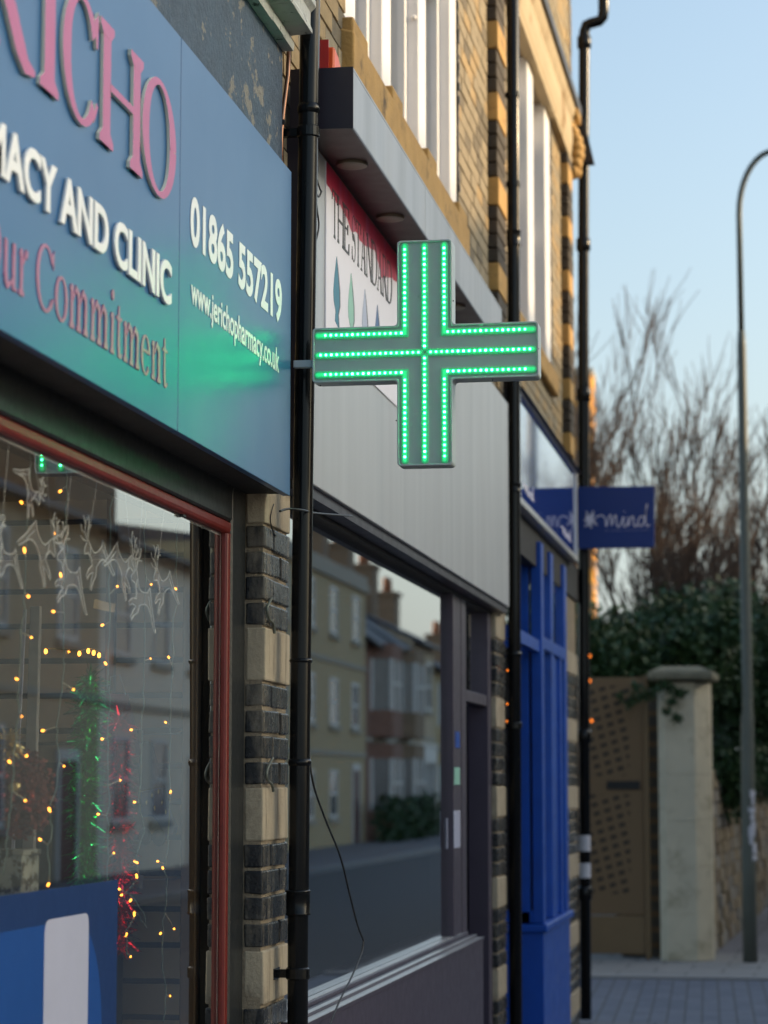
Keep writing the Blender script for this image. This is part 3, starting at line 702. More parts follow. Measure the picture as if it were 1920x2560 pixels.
def wire(pts, r, name, label, mat='cable', cat='cable'):
    # smooth the path
    P = [Vector(p) for p in pts]; out = []
    for i in range(len(P)-1):
        p0 = P[max(i-1, 0)]; p1 = P[i]; p2 = P[i+1]; p3_ = P[min(i+2, len(P)-1)]
        for k in range(6):
            t = k/6; out.append(.5*((2*p1)+(p2-p0)*t+(2*p0-5*p1+4*p2-p3_)*t*t+(3*p1-p0-3*p2+p3_)*t**3))
    out.append(P[-1])
    return tag(MB().tube(out, r, 6).build(name, mat, smooth=True), label, cat)
def wx(u, v, x): y, z = hx(u, v, x); return (x, y, z)
wire([wx(766, 1660, .0), wx(774, 1700, .01), wx(775, 1760, .01), wx(772, 1840, .0), wx(781, 1950, .02), wx(812, 2045, .02), wx(850, 2140, .02), wx(875, 2240, .02), wx(893, 2310, .02), wx(909, 2352, .02)][:], .0032, 'hanging_cable', 'black cable hanging loose from the drainpipe in front of the grey shop window')
wire([wx(909, 2352, .02), wx(903, 2385, .02), wx(880, 2440, .02), wx(850, 2500, .02), wx(822, 2570, .02), wx(800, 2640, .02)], .0032, 'hanging_cable', 'lower end of the loose black cable, bent back across the plum stall riser')
wire([wx(793, 400, .0), wx(791, 440, .0), wx(799, 470, .0), wx(803, 480, .0), wx(797, 492, .0), wx(790, 486, .0), wx(792, 520, .0), wx(797, 560, .0), wx(793, 590, .0), wx(787, 610, .0)], .003, 'looped_cable', 'thin black cable looped beside the pink and white poster')
wire([wx(700, 1278, -.0), wx(722, 1272, .01), wx(760, 1276, .04), wx(790, 1283, .0), wx(880, 1290, -.02)], .0035, 'tied_cable', 'black cable tied round the drainpipe below the metal fascia')
wire([wx(684, 1700-440, -.06), wx(676, 1735-440, -.065), wx(682, 1768-440, -.065), wx(690, 1780-440, -.065)], .002, 'stray_wire', 'short stray wire under the corner of the blue fascia')
for k, pts in enumerate(([(680, 1495), (668, 1520), (672, 1545), (683, 1560), (686, 1583)], [(682, 1895), (668, 1925), (668, 1948), (680, 1962), (683, 1978)])):
    wire([wx(u, v, -.062) for u, v in pts], .0045, 'bent_bracket', ('bent grey wire hook on the dark bricks near the top of the pilaster', 'bent grey wire hook on the dark bricks lower down the pilaster')[k], 'lamppost', 'hook')

# ================================================================== GREY METAL SHOP
b2 = thing('shop_building', 'brick shop with grey metal fascia, projecting canopy and plum window frame', 'building', (-.5, 9.9, 0))
for a_ in ((6.992, 8.155, 2.62, 4.95, [0, 0, 1, 0, 2]), (11.085, 12.22, 3.6, 7.2, [1, 1, 1, 0, 2]), (12.6, 12.86, 3.6, 7.2, [1, 0, 2])):
    bricks(MB_ := MB(), a_[0], a_[1], a_[2], a_[3], -.072, a_[4]).build('brick_wall', ['brick1', 'brick2', 'brick3'], b2)
MB().box(-.5, -.082, 6.99, 8.15, 2.6, 9).box(-.5, -.082, 11.1, 12.87, 2.6, 9).box(-.5, -.082, 8.15, 11.1, 6.3, 9).box(-.5, -.082, 8.15, 11.1, 2.6, 4.1).build('mortar_bed', 'mortar', b2)
mb = MB(); z = 3.58; i = 0
zz = [5.641+.46, 5.641, 5.257, 4.803, 4.35, 3.95]; prev = None
for t in zz:
    mb.box(-.09, -.018+RND.uniform(0, .004), 12.225, 12.60, t-.150, t-.004, 0)
for t, bt in ((6.10-.152, 5.641), (5.641-.152, 5.257), (5.257-.152, 4.803), (4.803-.152, 4.35), (4.35-.152, 3.95), (6.9, 6.10)):
    m = max(1, round((t-bt)/.0755)); h = (t-bt)/m
    for i in range(m): mb.box(-.09, -.024+RND.uniform(0, .003), 12.228, 12.60, bt+i*h+.004, bt+(i+1)*h-.004, 1)
mb.build('quoin_pier', ['goldstone', 'darkbrick'], b2, bevel=.006, bseg=2)
# upper window
sill = MB().hexa([(-.35, 8.08, 4.10), (-.028, 8.08, 4.10), (-.028, 11.16, 4.10), (-.35, 11.16, 4.10)], [(-.35, 8.08, 4.36), (-.028, 8.08, 4.275), (-.028, 11.16, 4.275), (-.35, 11.16, 4.36)])
for y0, y1 in ((8.10, 8.40), (8.95, 9.2), (9.88, 10.13), (10.84, 11.12)): sill.box(-.13, -.034, y0, y1, 4.25, 4.335)
sill.build('window_sill', 'goldstone', b2, bevel=.008, bseg=2)
uw = MB()
for y0, y1 in ((8.155, 8.387), (8.978, 9.177), (9.903, 10.108), (10.866, 11.075)): uw.box(-.195, -.08, y0, y1, 4.335, 6.3)
for y0, y1 in ((8.387, 8.978), (9.177, 9.903), (10.108, 10.866)):
    uw.box(-.19, -.13, y0, y0+.05, 4.34, 6.3).box(-.19, -.13, y1-.05, y1, 4.34, 6.3).box(-.19, -.13, y0+.05, y1-.05, 4.34, 4.42).box(-.19, -.13, y0+.05, y1-.05, 5.3, 5.35)
uw = uw.build('upper_window', 'whiteframe', b2, bevel=.004)
for y0, y1 in ((8.43, 8.93), (9.22, 9.86), (10.15, 10.82)):
    MB().add([(-.165, y0, 4.41), (-.165, y1, 4.41), (-.165, y1, 6.3), (-.165, y0, 6.3)], [(0, 1, 2, 3)]).build('pane', 'glass', uw)
xk, zk = hy(1001, 37, 9.85); MB().blob((-.1, 9.895, zk), .012, .012, .012, 10, 6).build('knob', 'whiteframe', uw, smooth=True)
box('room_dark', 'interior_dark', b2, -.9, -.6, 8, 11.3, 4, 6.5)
mb = MB(); yb = 11.082
rr = random.Random(8)
for i in range(60):
    z = 4.34+i*.033; mb.box(-.085, -.070+rr.uniform(-.004, .006), 11.074, 11.088+rr.uniform(0, .014), z, z+.034)
mb.build('sealant_edge', 'cable', b2)
# canopy box
cb = MB().box(-.02, .138, 7.152, 11.02, 3.848, 3.858).box(.130, .138, 7.156, 8.639, 3.668, 3.848).box(.130, .138, 8.643, 11.02, 3.668, 3.848).build('canopy', 'canopymetal', b2, bevel=.0015)
MB().prism([(-.06, 3.667), (.1385, 3.663), (.1385, 3.8585), (-.06, 3.8585)], 'y', 7.147, 7.152).build('end_cap', 'plum', cb)
box('canopy_soffit', 'redsoffit', cb, -.02, .130, 7.153, 11.02, 3.670, 3.676)
box('canopy_lip', 'plum', cb, .131, .1375, 7.153, 11.02, 3.662, 3.6675)
def zhit(u, v, z): 
    d = ray(u, v); t = (z-CAM[2])/d[2]; return CAM[0]+d[0]*t, d[1]*t
for u, v in ((895, 415), (986, 548), (1155, 770)):
    x, y = zhit(u, v, 3.66); x = .055
    MB().tube([(x, y, 3.669), (x, y, 3.660), (x, y, 3.658)], [.052, .05, .036], 20).build('spotlight', 'lampring', cb, smooth=False)
box('fascia_panel', 'metal', b2, -.12, -.02, 7.222, 9.0505, 2.585, 3.668, .002)
box('fascia_panel', 'metal', b2, -.12, -.0205, 9.0535, 12.62, 2.585, 3.668, .002)
box('fascia_edge', 'plum', b2, -.13, -.035, 7.16, 12.64, 2.55, 3.66)
MB().box(-.32, -.045, 7.15, 12.62, 2.552, 2.582).box(-.16, -.09, 7.15, 12.62, 2.535, 2.552).build('window_head', 'soffit', b2, bevel=.003)
# shop window
sf = MB().box(-.21, -.10, 11.05, 11.16, .94, 2.54).box(-.21, -.103, 11.163, 11.33, .94, 2.54).box(-.21, -.10, 11.333, 11.50, .0, 2.54)
sf.box(-.17, -.10, 11.50, 12.30, 2.055, 2.11).box(-.2, -.095, 12.30, 12.44, 0, 2.54)
sf = sf.build('shop_window', 'purple', b2, bevel=.003)
MB().add([(-.13, 7.16, .965), (-.13, 11.06, .965), (-.13, 11.06, 2.54), (-.13, 7.16, 2.54)], [(0, 1, 2, 3)]).build('pane', 'glass', sf)
MB().add([(-.14, 11.5, 2.10), (-.14, 12.3, 2.10), (-.14, 12.3, 2.54), (-.14, 11.5, 2.54)], [(0, 1, 2, 3)]).build('transom_pane', 'glass', sf)
box('stall_riser', 'purple', b2, -.3, -.022, 7.15, 11.49, 0, .926, .002)
sl_ = MB().box(-.28, -.018, 7.15, 11.49, .926, .941).box(-.28, -.052, 7.15, 11.49, .941, .953).box(-.28, -.092, 7.15, 11.49, .953, .968).build('sill', 'purple', b2, bevel=.002)
MB().box(-.05, -.0165, 7.15, 11.49, .9412, .9432).box(-.07, -.0505, 7.15, 11.49, .9532, .9548).box(-.128, -.1, 7.15, 11.49, .9682, .970).build('edging', 'silver', sl_)  # nosing strips; on the flats the silver stands in for reflected sky
MB().box(-.75, -.70, 11.4, 12.5, 0, 2.1).build('door', 'plum', b2)
MB().box(-.70, -.2, 11.34, 11.40, 0, 2.54).box(-.70, -.2, 12.44, 12.5, 0, 2.54).build('door_recess', 'plum', b2)
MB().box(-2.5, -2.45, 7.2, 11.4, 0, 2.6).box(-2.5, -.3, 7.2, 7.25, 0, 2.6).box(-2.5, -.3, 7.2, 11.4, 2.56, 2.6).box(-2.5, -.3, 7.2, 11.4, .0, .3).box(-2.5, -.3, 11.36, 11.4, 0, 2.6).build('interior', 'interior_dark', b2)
mb = MB(); banded(mb, 12.452, 12.85, -.07, [2.574, 2.1117, 1.65, 1.186, .724, .262], 0, 2.6, .06)
p_ = mb.build('pilaster', ['creamstone', 'blackbrick'], b2, bevel=.006, bseg=2)
box('mortar_bed', 'mortar', p_, -.4, -.077, 12.456, 12.84, 0, 2.6)
# stickers on the inside of the window and the glazing bar
def sticker(name, label, mat, x, u0, v0, u1, v1):
    y0, z0 = hx(u0, v0, x); y1, z1 = hx(u1, v1, x)
    return tag(MB().box(x, x+.0015, y0, y1, min(z0, z1), max(z0, z1)).build(name, mat), label, 'sticker')
sticker('window_sticker', 'small bright blue sticker on the plum window post', 'mindblue', -.099, 1138, 1828, 1149, 1870)
sticker('window_sticker', 'small green sticker on the plum window post below the blue one', 'leafmint', -.099, 1135, 1918, 1149, 1962)
sticker('notice_card', 'white notice card on the plum window post', 'whitecard', -.099, 1134, 2027, 1150, 2118)
sticker('notice_card', 'narrow white notice card inside the dark window glass beside the post', 'whitecard', -.128, 1116, 2045, 1131, 2120)
# orange wrapped thing on the canopy
og = thing('parcel', 'orange and red wrapped parcel left on top of the grey canopy', 'parcel', (.02, 7.45, 3.858))
MB().prism([(7.40, 3.859), (7.56, 3.859), (7.55, 3.96), (7.47, 4.0), (7.41, 4.01)], 'x', -.03, .03).build('wrap', 'orangething', og, bevel=.006)
MB().prism([(7.392, 3.859), (7.399, 3.859), (7.408, 4.03), (7.400, 4.03)], 'x', -.035, .012).build('red_end', 'redthing', og)

# --- poster
ps = thing('shop_poster', 'white and crimson poster board with black serif lettering and blue leaf shapes under the canopy', 'sign', (-.016, 8.25, 3.078))
box('board', 'posterwhite', ps, -.0195, -.0155, 7.51, 8.965, 3.078, 3.660)
mb = MB(); N = 60
rr = random.Random(4); low = []
key = [(7.51, 3.590), (7.60, 3.583), (7.68, 3.560), (7.75, 3.575), (7.85, 3.562), (7.95, 3.530), (8.05, 3.548), (8.15, 3.535), (8.3, 3.55), (8.42, 3.568), (8.5, 3.542), (8.58, 3.50), (8.66, 3.522), (8.8, 3.545), (8.965, 3.56)]
for i in range(N+1):
    y = 7.51+1.455*i/N
    for (a0, c0), (a1, c1) in zip(key[:-1], key[1:]):
        if a0 <= y <= a1+1e-6: zl = c0+(c1-c0)*(y-a0)/(a1-a0); break
    low.append((y, zl+rr.uniform(-.005, .005)))
vs = [(-.0146, y, zl) for y, zl in low]+[(-.0146, y, 3.660) for y, zl in low]
mb.add(vs, [(i, i+1, N+2+i, N+1+i) for i in range(N)]); 
mb.build('painted_band', 'posterred', ps)
out, wid = serif_run('THE STANDARD', .085, .026, .045, .018)
sx = (8.808-7.606)/wid; mb = MB()
for ch, pcs, x, adv in out: put_pieces(mb, pcs, 7.606+x*sx, 3.437, sx, .158/.66, on_wall(-.0153), .0012, 0, 0)
mb.build('lettering', 'ink', ps)
for k, (yc, zt, mt) in enumerate(((7.690, 3.385, 'leafblue'), (7.955, 3.385, 'leafmint'), (8.225, 3.385, 'leaflilac'), (8.485, 3.380, 'leafnavy'))):
    zb = 3.165; H = zt-zb
    Lp = [(0, 1), (-.25, .82), (-.55, .62), (-.72, .42), (-.6, .28), (-.2, .16), (-.32, .0), (.55, -.06), (.35, .14), (.68, .30), (.62, .50), (.35, .72)]
    P = [(yc+p[0]*.075, zb+p[1]*H) for p in Lp]
    lf = MB().prism(P, 'x', -.0155, -.0142).build('leaf_shape', mt, ps)
    S = [(.0, 1), (.35, .72), (.62, .50), (.68, .30), (.35, .14), (.55, -.06), (.66, -.05), (.48, .14), (.86, .30), (.80, .52), (.48, .76)]
    MB().prism([(yc+p[0]*.075, zb+p[1]*H) for p in S], 'x', -.0155, -.0139).build('leaf_shadow_edge', 'ink', lf)
    
# ================================================================== BLUE CHARITY SHOP
b3 = thing('shop_building', 'end shop with royal blue timber shopfront, carved stone lintel and sash windows', 'building', (-.5, 15, 0))
for a_ in ((15.585, 16.3, 3.85, 5.99, [0, 0, 1]), (16.6, 17.25, 3.85, 6.0, [0, 1, 0]), (12.88, 13.3, 3.9, 6.0, [0, 1, 2]), (13.3, 15.585, 3.86, 4.3, [0, 0, 1])):
    bricks(MB(), a_[0], a_[1], a_[2], a_[3], -.072, a_[4]).build('brick_wall', ['brick2', 'brick1', 'brick3'], b3)
MB().box(-6, -.083, 12.88, 13.3, 3.82, 9).box(-6, -.083, 15.6, 17.25, 3.82, 9).box(-6, -.083, 13.3, 15.6, 6.05, 9).box(-6, -.083, 13.3, 15.6, 3.82, 4.3).box(-6, -.4, 16.6, 17.25, 0, 2.6).build('mortar_bed', 'mortar', b3)
mb = MB()
bricks(mb, 12.9, 17.25, 6.52, 9, -.072, [0, 0, 1]); mb.build('brick_wall', ['brick2', 'brick1'], b3)
lt = [(-.09, 6.03), (-.028, 6.03), (-.024, 6.06), (-.04, 6.075), (-.028, 6.11), (-.02, 6.20), (-.028, 6.32), (-.012, 6.36), (.0, 6.40), (.0, 6.42), (-.09, 6.43)]
MB().prism(lt, 'y', 12.9, 16.95).build('stone_lintel', pm('stained lintel stone', (.42, .335, .21), .8, var=.15, scale=3, bump=.4, bscale=30, stain=(.20, .11, .025), st_lo=.56, st_hi=.68, st_scale=2.2, st_stretch=(1, 1, .7)), b3)
box('lead_ledge', 'cable', b3, -.09, .022, 12.9, 16.98, 6.432, 6.50, .004)
cb3 = MB()
for i in range(7):
    t = i/6; cb3.blob((-.045+.05*math.sin(t*2.6), 16.80, 6.33-.34*t), .035+.02*math.sin(t*3.1), .10, .05, 10, 6)
cb3.tube([(-.06, 16.80, 5.99), (-.03, 16.80, 5.955), (.005, 16.8, 5.965), (.01, 16.8, 6.0)], .028, 8)
cb3.box(-.09, .02, 16.68, 16.92, 6.36, 6.42).build('carved_corbel', 'goldstone', b3, smooth=True)
mb = MB(); z = 3.9; k = 0
while z < 5.95:
    h = (.15, .0755, .0755, .0755)[k % 4]
    mb.box(-.09, -.02+RND.uniform(0, .004), 16.3, 16.6, z+.004, z+h-.004, 0 if k % 4 == 0 else 1); z += h; k += 1
mb.build('quoin_pier', ['goldstone', 'darkbrick'], b3, bevel=.005)
uw = MB()
for y0, y1 in ((13.3, 13.55), (14.22, 14.53), (15.25, 15.56)): uw.box(-.26, -.075, y0, y1, 4.32, 6.05)
for y0, y1 in ((13.55, 14.22), (14.53, 15.25)): uw.box(-.25, -.18, y0, y1, 4.33, 4.42).box(-.25, -.18, y0, y1, 5.14, 5.19).box(-.25, -.17, y0, y1, 5.78, 6.05)
uw = uw.build('upper_window', 'whiteframe', b3, bevel=.004)
for y0, y1 in ((13.55, 14.22), (14.53, 15.25)): MB().add([(-.22, y0, 4.41), (-.22, y1, 4.41), (-.22, y1, 5.8), (-.22, y0, 5.8)], [(0, 1, 2, 3)]).build('pane', 'glass', uw)
box('window_sill', 'goldstone', b3, -.3, -.03, 13.25, 15.62, 4.18, 4.32, .008)
mb = MB(); rr = random.Random(9)
for i in range(50): mb.box(-.085, -.068+rr.uniform(-.004, .004), 15.562, 15.578+rr.uniform(0, .016), 4.33+i*.034, 4.365+i*.034)
mb.build('sealant_edge', 'cable', b3)
box('room_dark', 'interior_dark', b3, -1.2, -1, 13, 15.7, 4, 6.2)
MB().box(-.12, -.05, 12.96, 17.2, 2.95, 3.19).build('shop_head', 'soffit', b3)
MB().hexa([(-.12, 12.95, 3.80), (.03, 12.95, 3.80), (.03, 16.6, 3.80), (-.12, 16.6, 3.80)], [(-.12, 12.95, 3.90), (.02, 12.95, 3.815), (.02, 16.6, 3.815), (-.12, 16.6, 3.90)]).build('lead_flashing', 'cable', b3)
# blue joinery
ff = MB().box(-.085, -.022, 14.30, 14.44, .85, 3.1).box(-.085, -.03, 14.95, 15.12, .85, 3.1).box(-.085, -.03, 15.52, 15.62, .85, 2.5).box(-.10, -.03, 15.84, 16.02, .0, 3.1)
ff.box(-.09, -.026, 14.44, 15.84, 2.47, 2.545).box(-.6, -.085, 14.30, 14.36, 2.47, 2.545).box(-.6, -.085, 14.30, 14.36, .85, .92)
ff.box(-.16, -.10, 14.30, 14.36, .85, 3.1).box(-.07, -.05, 15.12, 15.52, .85, 2.47)
ff = ff.build('shopfront', 'mindblue', b3, bevel=.004)
MB().add([(-.06, 14.44, .85), (-.06, 15.84, .85), (-.06, 15.84, 3.1), (-.06, 14.44, 3.1)], [(0, 1, 2, 3)]).build('pane', 'glass', ff)
MB().add([(-.6, 14.33, .9), (-.16, 14.33, .9), (-.16, 14.33, 3.1), (-.6, 14.33, 3.1)], [(0, 1, 2, 3)]).build('pane', 'glass', ff)
box('stall_riser', 'mindblue', b3, -.6, -.024, 14.305, 16.0, 0, .80, .003)
box('sill', 'mindblue', b3, -.62, .0, 14.28, 16.02, .80, .845, .006)
box('door', 'mindblue', b3, -.95, -.90, 12.9, 14.3, 0, 2.5)
box('recess_wall', 'interior_dark', b3, -.9, -.09, 12.86, 12.9, 0, 3.0)
box('recess_bar', 'mindblue', b3, -.085, -.035, 12.86, 14.3, 2.44, 2.51)
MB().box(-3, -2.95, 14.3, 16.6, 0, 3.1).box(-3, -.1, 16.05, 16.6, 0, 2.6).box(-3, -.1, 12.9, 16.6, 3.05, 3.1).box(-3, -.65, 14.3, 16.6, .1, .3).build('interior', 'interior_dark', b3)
mb = MB(); banded(mb, 16.06, 17.1, -.06, [2.574, 2.1117, 1.65, 1.186, .724, .262], 0, 2.95, .08)
p_ = mb.build('pilaster', ['creamstone', 'blackbrick'], b3, bevel=.006)
box('mortar_bed', 'mortar', p_, -.12, -.067, 16.06, 17.09, 0, 2.95)
# window goods
for k, (u, v0, v1, mt, lb) in enumerate(((1308, 2160, 2235, 'orangething', 'orange display card in the side pane of the blue shop'), (1310, 2240, 2310, 'terracotta', 'rust display card under the orange one in the blue shop'))):
    x, z0 = hy(u, v0, 14.4); _, z1 = hy(u, v1, 14.4)
    c = MB().box(x-.022, x+.022, 14.39, 14.42, z1, z0).build('display_card', mt); tag(c, lb, 'card')
    MB().box(x-.022, x+.0, 14.385, 14.389, z1+.02, z1+.07).build('printed_patch', 'leafblue', c)
x, z = hy(1307, 1985, 14.4); tag(MB().blob((x, 14.42, z), .016, .016, .016, 10, 8).build('glass_bauble', emat('teal glint', (.02, .5, .42), 1.2), smooth=True), 'small teal bauble with added glow in the side pane of the blue shop', 'bauble')  # teal glint put into the bauble as emission

def script_word(mb, place, ox, oz, s, w, d, sz=None):
    sz = sz or s
    return _script(mb, place, ox, oz, s, w, d, sz)
def _script(mb, place, ox, oz, s, w, d, sz):
    """the word mind in joined handwriting"""
    def st(pts):
        P = [Vector(p) for p in pts]; out = []
        for i in range(len(P)-1):
            p0 = P[max(i-1, 0)]; p1 = P[i]; p2 = P[i+1]; p3_ = P[min(i+2, len(P)-1)]
            for k in range(7):
                t = k/7; q_ = .5*((2*p1)+(p2-p0)*t+(2*p0-5*p1+4*p2-p3_)*t*t+(3*p1-p0-3*p2+p3_)*t**3); out.append(tuple(q_))
        out.append(tuple(P[-1])); return out
    words = [[(-.55, .62), (-.25, .78), (-.05, .60), (.02, .05), (.12, .55), (.26, .78), (.30, .1), (.38, .5), (.52, .76), (.55, .15), (.66, .0), (.78, .25)],
             [(.78, .25), (.92, .66), (.90, .12), (1.0, .0), (1.1, .25)],
             [(1.14, .64), (1.16, .05), (1.24, .48), (1.40, .66), (1.44, .12), (1.54, .0), (1.62, .2)],
             [(1.98, .55), (1.82, .66), (1.66, .40), (1.72, .05), (1.90, .12), (2.00, .6), (2.10, 1.2), (2.14, 1.45), (2.08, 1.3), (2.04, .4), (2.10, .02), (2.26, .12)]]
    for k, p in enumerate(words): put_pieces(mb, [stroke2d([(ox+a*s, oz+b*sz) for a, b in st(p)], w)], 0, 0, 1, 1, place, d+k*.0004)
    put_pieces(mb, [stroke2d([(ox+.945*s, oz+.98*sz), (ox+.965*s, oz+1.02*sz)], w*1.3)], 0, 0, 1, 1, place, d)
def scribble(mb, place, cx, cz, R, w, d, seed=2):
    r = random.Random(seed); a = 0.0; P = []
    for i in range(46):
        a += rad(137+r.uniform(-25, 25)); q_ = R*(r.uniform(.55, 1.05) if i % 2 else r.uniform(.1, .5)); P.append(Vector((cx+q_*math.cos(a), cz+q_*math.sin(a)*1.05)))
    out = []
    for i in range(len(P)-1):
        p0 = P[max(i-1, 0)]; p1 = P[i]; p2 = P[i+1]; p3_ = P[min(i+2, len(P)-1)]
        for k in range(6):
            t = k/6; out.append(tuple(.5*((2*p1)+(p2-p0)*t+(2*p0-5*p1+4*p2-p3_)*t*t+(3*p1-p0-3*p2+p3_)*t**3)))
    for k in range(0, len(out)-6, 6): put_pieces(mb, [stroke2d(out[k:k+7], w)], 0, 0, 1, 1, place, d+k*.000012)
    for ang in (115, 68, 235, 275, 320): 
        A = [(cx+math.cos(rad(ang+da))*R*q_, cz+math.sin(rad(ang+da))*R*q_) for da, q_ in ((-9, .5), (-7, 1.2), (0, 1.55), (8, 1.25), (10, .5))]
        put_pieces(mb, [stroke2d(A, w)], 0, 0, 1, 1, place, d+.004+ang*.000003)
# fascia sign of the blue shop
mf = thing('fascia_sign', 'glossy blue fascia in an aluminium frame that mirrors the sky above the blue shopfront', 'sign', (0, 14.7, 3.2))
box('sign_panel', 'mindgloss', mf, -.06, -.006, 12.99, 16.47, 3.2, 3.8)
MB().box(-.06, .006, 12.96, 16.51, 3.175, 3.215).box(-.06, .006, 12.96, 16.51, 3.785, 3.822).box(-.06, .006, 16.45, 16.51, 3.215, 3.785).box(-.06, .006, 12.96, 12.99, 3.215, 3.785).build('frame', 'silver', mf, bevel=.003)
mb = MB(); sy_ = .05
script_word(mb, on_wall(-.0055), 13.30, 3.275, .20, .014, .0012, .05); mb.build('small_lettering', 'scribble', mf)
mb = MB(); script_word(mb, on_wall(-.0055), 15.55, 3.275, .25, .014, .0012, .05); mb.build('small_lettering', 'scribble', mf)
# projecting sign
pg = thing('projecting_sign', 'navy hanging sign with lilac scribble and handwritten word, on the end of the row', 'sign', (.26, 17.0, 3.31))
sp_ = [(-.035, 3.318), (.492, 3.318), (.500, 3.326), (.508, 3.744), (.498, 3.754), (-.035, 3.757)]
MB().prism(sp_, 'y', 17.0, 17.035).build('board', 'mindsign', pg, bevel=.003)
MB().tube([(-.05, 17.02, 3.70), (-.03, 17.02, 3.70)], .012, 8).tube([(-.05, 17.02, 3.40), (-.03, 17.02, 3.40)], .012, 8).build('bracket', 'cable', pg)
front = lambda a_, b_, d_: (a_, 17.0-d_, b_)
mb = MB(); scribble(mb, front, .052, 3.525, .043, .0045, .0012)
mb.build('emblem', 'scribble', pg)
mb = MB(); script_word(mb, front, .163, 3.468, .137, .0075, .0012, .108); mb.build('lettering', 'scribble', pg)
V, F = sans_mesh('for better mental health', .0, .002)
wd = max(p[0] for p in V)-min(p[0] for p in V)
MB().add([(.155+(p[0])*.31/wd, 17.0-.0008-max(0, p[2])*.3, 3.438+p[1]*.020) for p in V], F).build('strapline', pm('dim sign strapline', (.20, .22, .36), .4), pg)

# ================================================================== PHARMACY WINDOW DISPLAY
def px(u, v, x): y, z = hx(u, v, x); return Vector((x, y, z))
def pyy(u, v, y): x, z = hy(u, v, y); return Vector((x, y, z))
# slatwall standing square to the glass at the end of the display
sw = thing('slatwall', 'cream slatwall panel with navy grooves at the end of the lit display window', 'display panel', (-.6, 7.11, .46))
pz = 1.604; mb = MB(); gr = MB()
k0 = -11
for k in range(-11, 9):
    z = pz+k*.1063
    mb.box(-1.02, -.272, 7.10, 7.118, z+.0085, z+.1063-.0085)
    gr.box(-1.02, -.272, 7.112, 7.119, z-.0095, z+.0095)
mb.build('panel', 'slat', sw, bevel=.0015); gr.build('groove', 'slot', sw)
dc = thing('display_backdrop', 'dark brown cabinet added over the dark void behind the tinsel', 'backdrop', (-.9, 7.0, .46))  # dark box added to fill the brown void beside the slatwall
MB().box(-1.5, -.545, 6.93, 7.095, .46, 1.78).build('carcass', 'interior_dark', dc, bevel=.004)
MB().box(-1.5, -.548, 6.921, 6.929, 1.72, 1.77).box(-1.5, -.548, 6.921, 6.929, .9, .93).build('shelf_edge', 'timber', dc)
box('corner_post', 'timber', dc, -.558, -.532, 6.90, 6.928, .46, 2.5)
# chrome prongs
for v, nm in ((1835, 'upper'), (2198, 'lower')):
    a_ = pyy(350, v, 6.95); b_ = pyy(438, v, 6.95); c_ = pyy(470, v-14, 7.09)
    t = tag(MB().tube([a_, b_, c_], .003, 8).build('display_prong', 'frost', smooth=True), 'white metal display prong on the slatwall, the %s of the two' % nm, 'hook', 'prongs on the slatwall')
    p0 = a_; MB().box(p0.x-.004, p0.x+.010, p0.y-.003, p0.y, p0.z-.028, p0.z+.012).build('end_tab', 'frost', t)

# fairy lights: strings read as (u, v) points, hung just behind the glass
A3 = lambda p: (p[0]*.458, 1040+p[1]*.458)
A4 = lambda p: (p[0]*.458, 1640+p[1]*.458)
strings = [
 ('leftmost string of the warm lights, hanging in front of the red foliage', [A3(p) for p in ((165, 60), (165, 240), (150, 600), (135, 960), (120, 1180), (105, 1440))]+[A4(p) for p in ((95, 330), (75, 600), (65, 780), (45, 970), (35, 1060), (20, 1200))],
  [A3(p) for p in ((115, 470), (133, 727), (155, 985), (170, 1208))]+[A4(p) for p in ((90, 125), (115, 330), (145, 545), (50, 575), (137, 788))]),
 ('warm light string hanging past the grey board and left edge of the green tinsel', [A3(p) for p in ((370, 190), (365, 290), (360, 480), (350, 620), (365, 720), (345, 1000), (345, 1100), (350, 1290), (343, 1440))]+[A4(p) for p in ((340, 180), (305, 390), (320, 480), (310, 680), (275, 850), (285, 960), (265, 1030), (268, 1240))],
  [A3(p) for p in ((327, 412), (302, 640), (330, 862), (290, 1067), (373, 1287))]+[A4(p) for p in ((400, 183), (232, 408), (348, 600), (268, 835), (217, 1000), (262, 1250))]),
 ('warm light string running down between the green and the red tinsel', [A3(p) for p in ((610, 420), (605, 580), (600, 900), (590, 1200), (590, 1430))]+[A4(p) for p in ((595, 300), (590, 450), (595, 650), (590, 870), (585, 1100), (585, 1260), (600, 1400), (580, 1500))],
  [A3(p) for p in ((640, 930), (557, 1142), (575, 1348))]+[A4(p) for p in ((557, 453), (655, 678), (535, 863), (620, 1077))]),
 ('tangled warm light string beside the red tinsel and slatwall edge', [A3(p) for p in ((790, 480), (790, 640), (790, 960), (785, 1300), (785, 1440))]+[A4(p) for p in ((775, 400), (765, 700), (755, 800), (790, 960), (740, 1100), (755, 1200), (700, 1290), (780, 1400), (800, 1480), (745, 1400), (690, 1500), (690, 1620))],
  [A3(p) for p in ((825, 918), (820, 1325))]+[A4(p) for p in ((715, 403), (733, 797), (747, 1127), (745, 1197), (650, 1272), (662, 1305), (733, 1403), (710, 1337), (690, 1517), (712, 1640))]),
 ('warm light string hanging in front of the slatwall nearest the red window bead', [A3(p) for p in ((968, 540), (965, 620), (960, 800), (965, 1000), (940, 1150), (945, 1430))]+[A4(p) for p in ((940, 60), (930, 300), (925, 600), (930, 740), (915, 1000), (905, 1180), (905, 1300), (890, 1500), (885, 1700), (910, 1850), (890, 2000))],
  [A3(p) for p in ((957, 942), (920, 1315))]+[A4(p) for p in ((903, 362), (930, 747), (860, 1120), (888, 1155), (950, 1488), (875, 1515), (927, 1855))]),
]
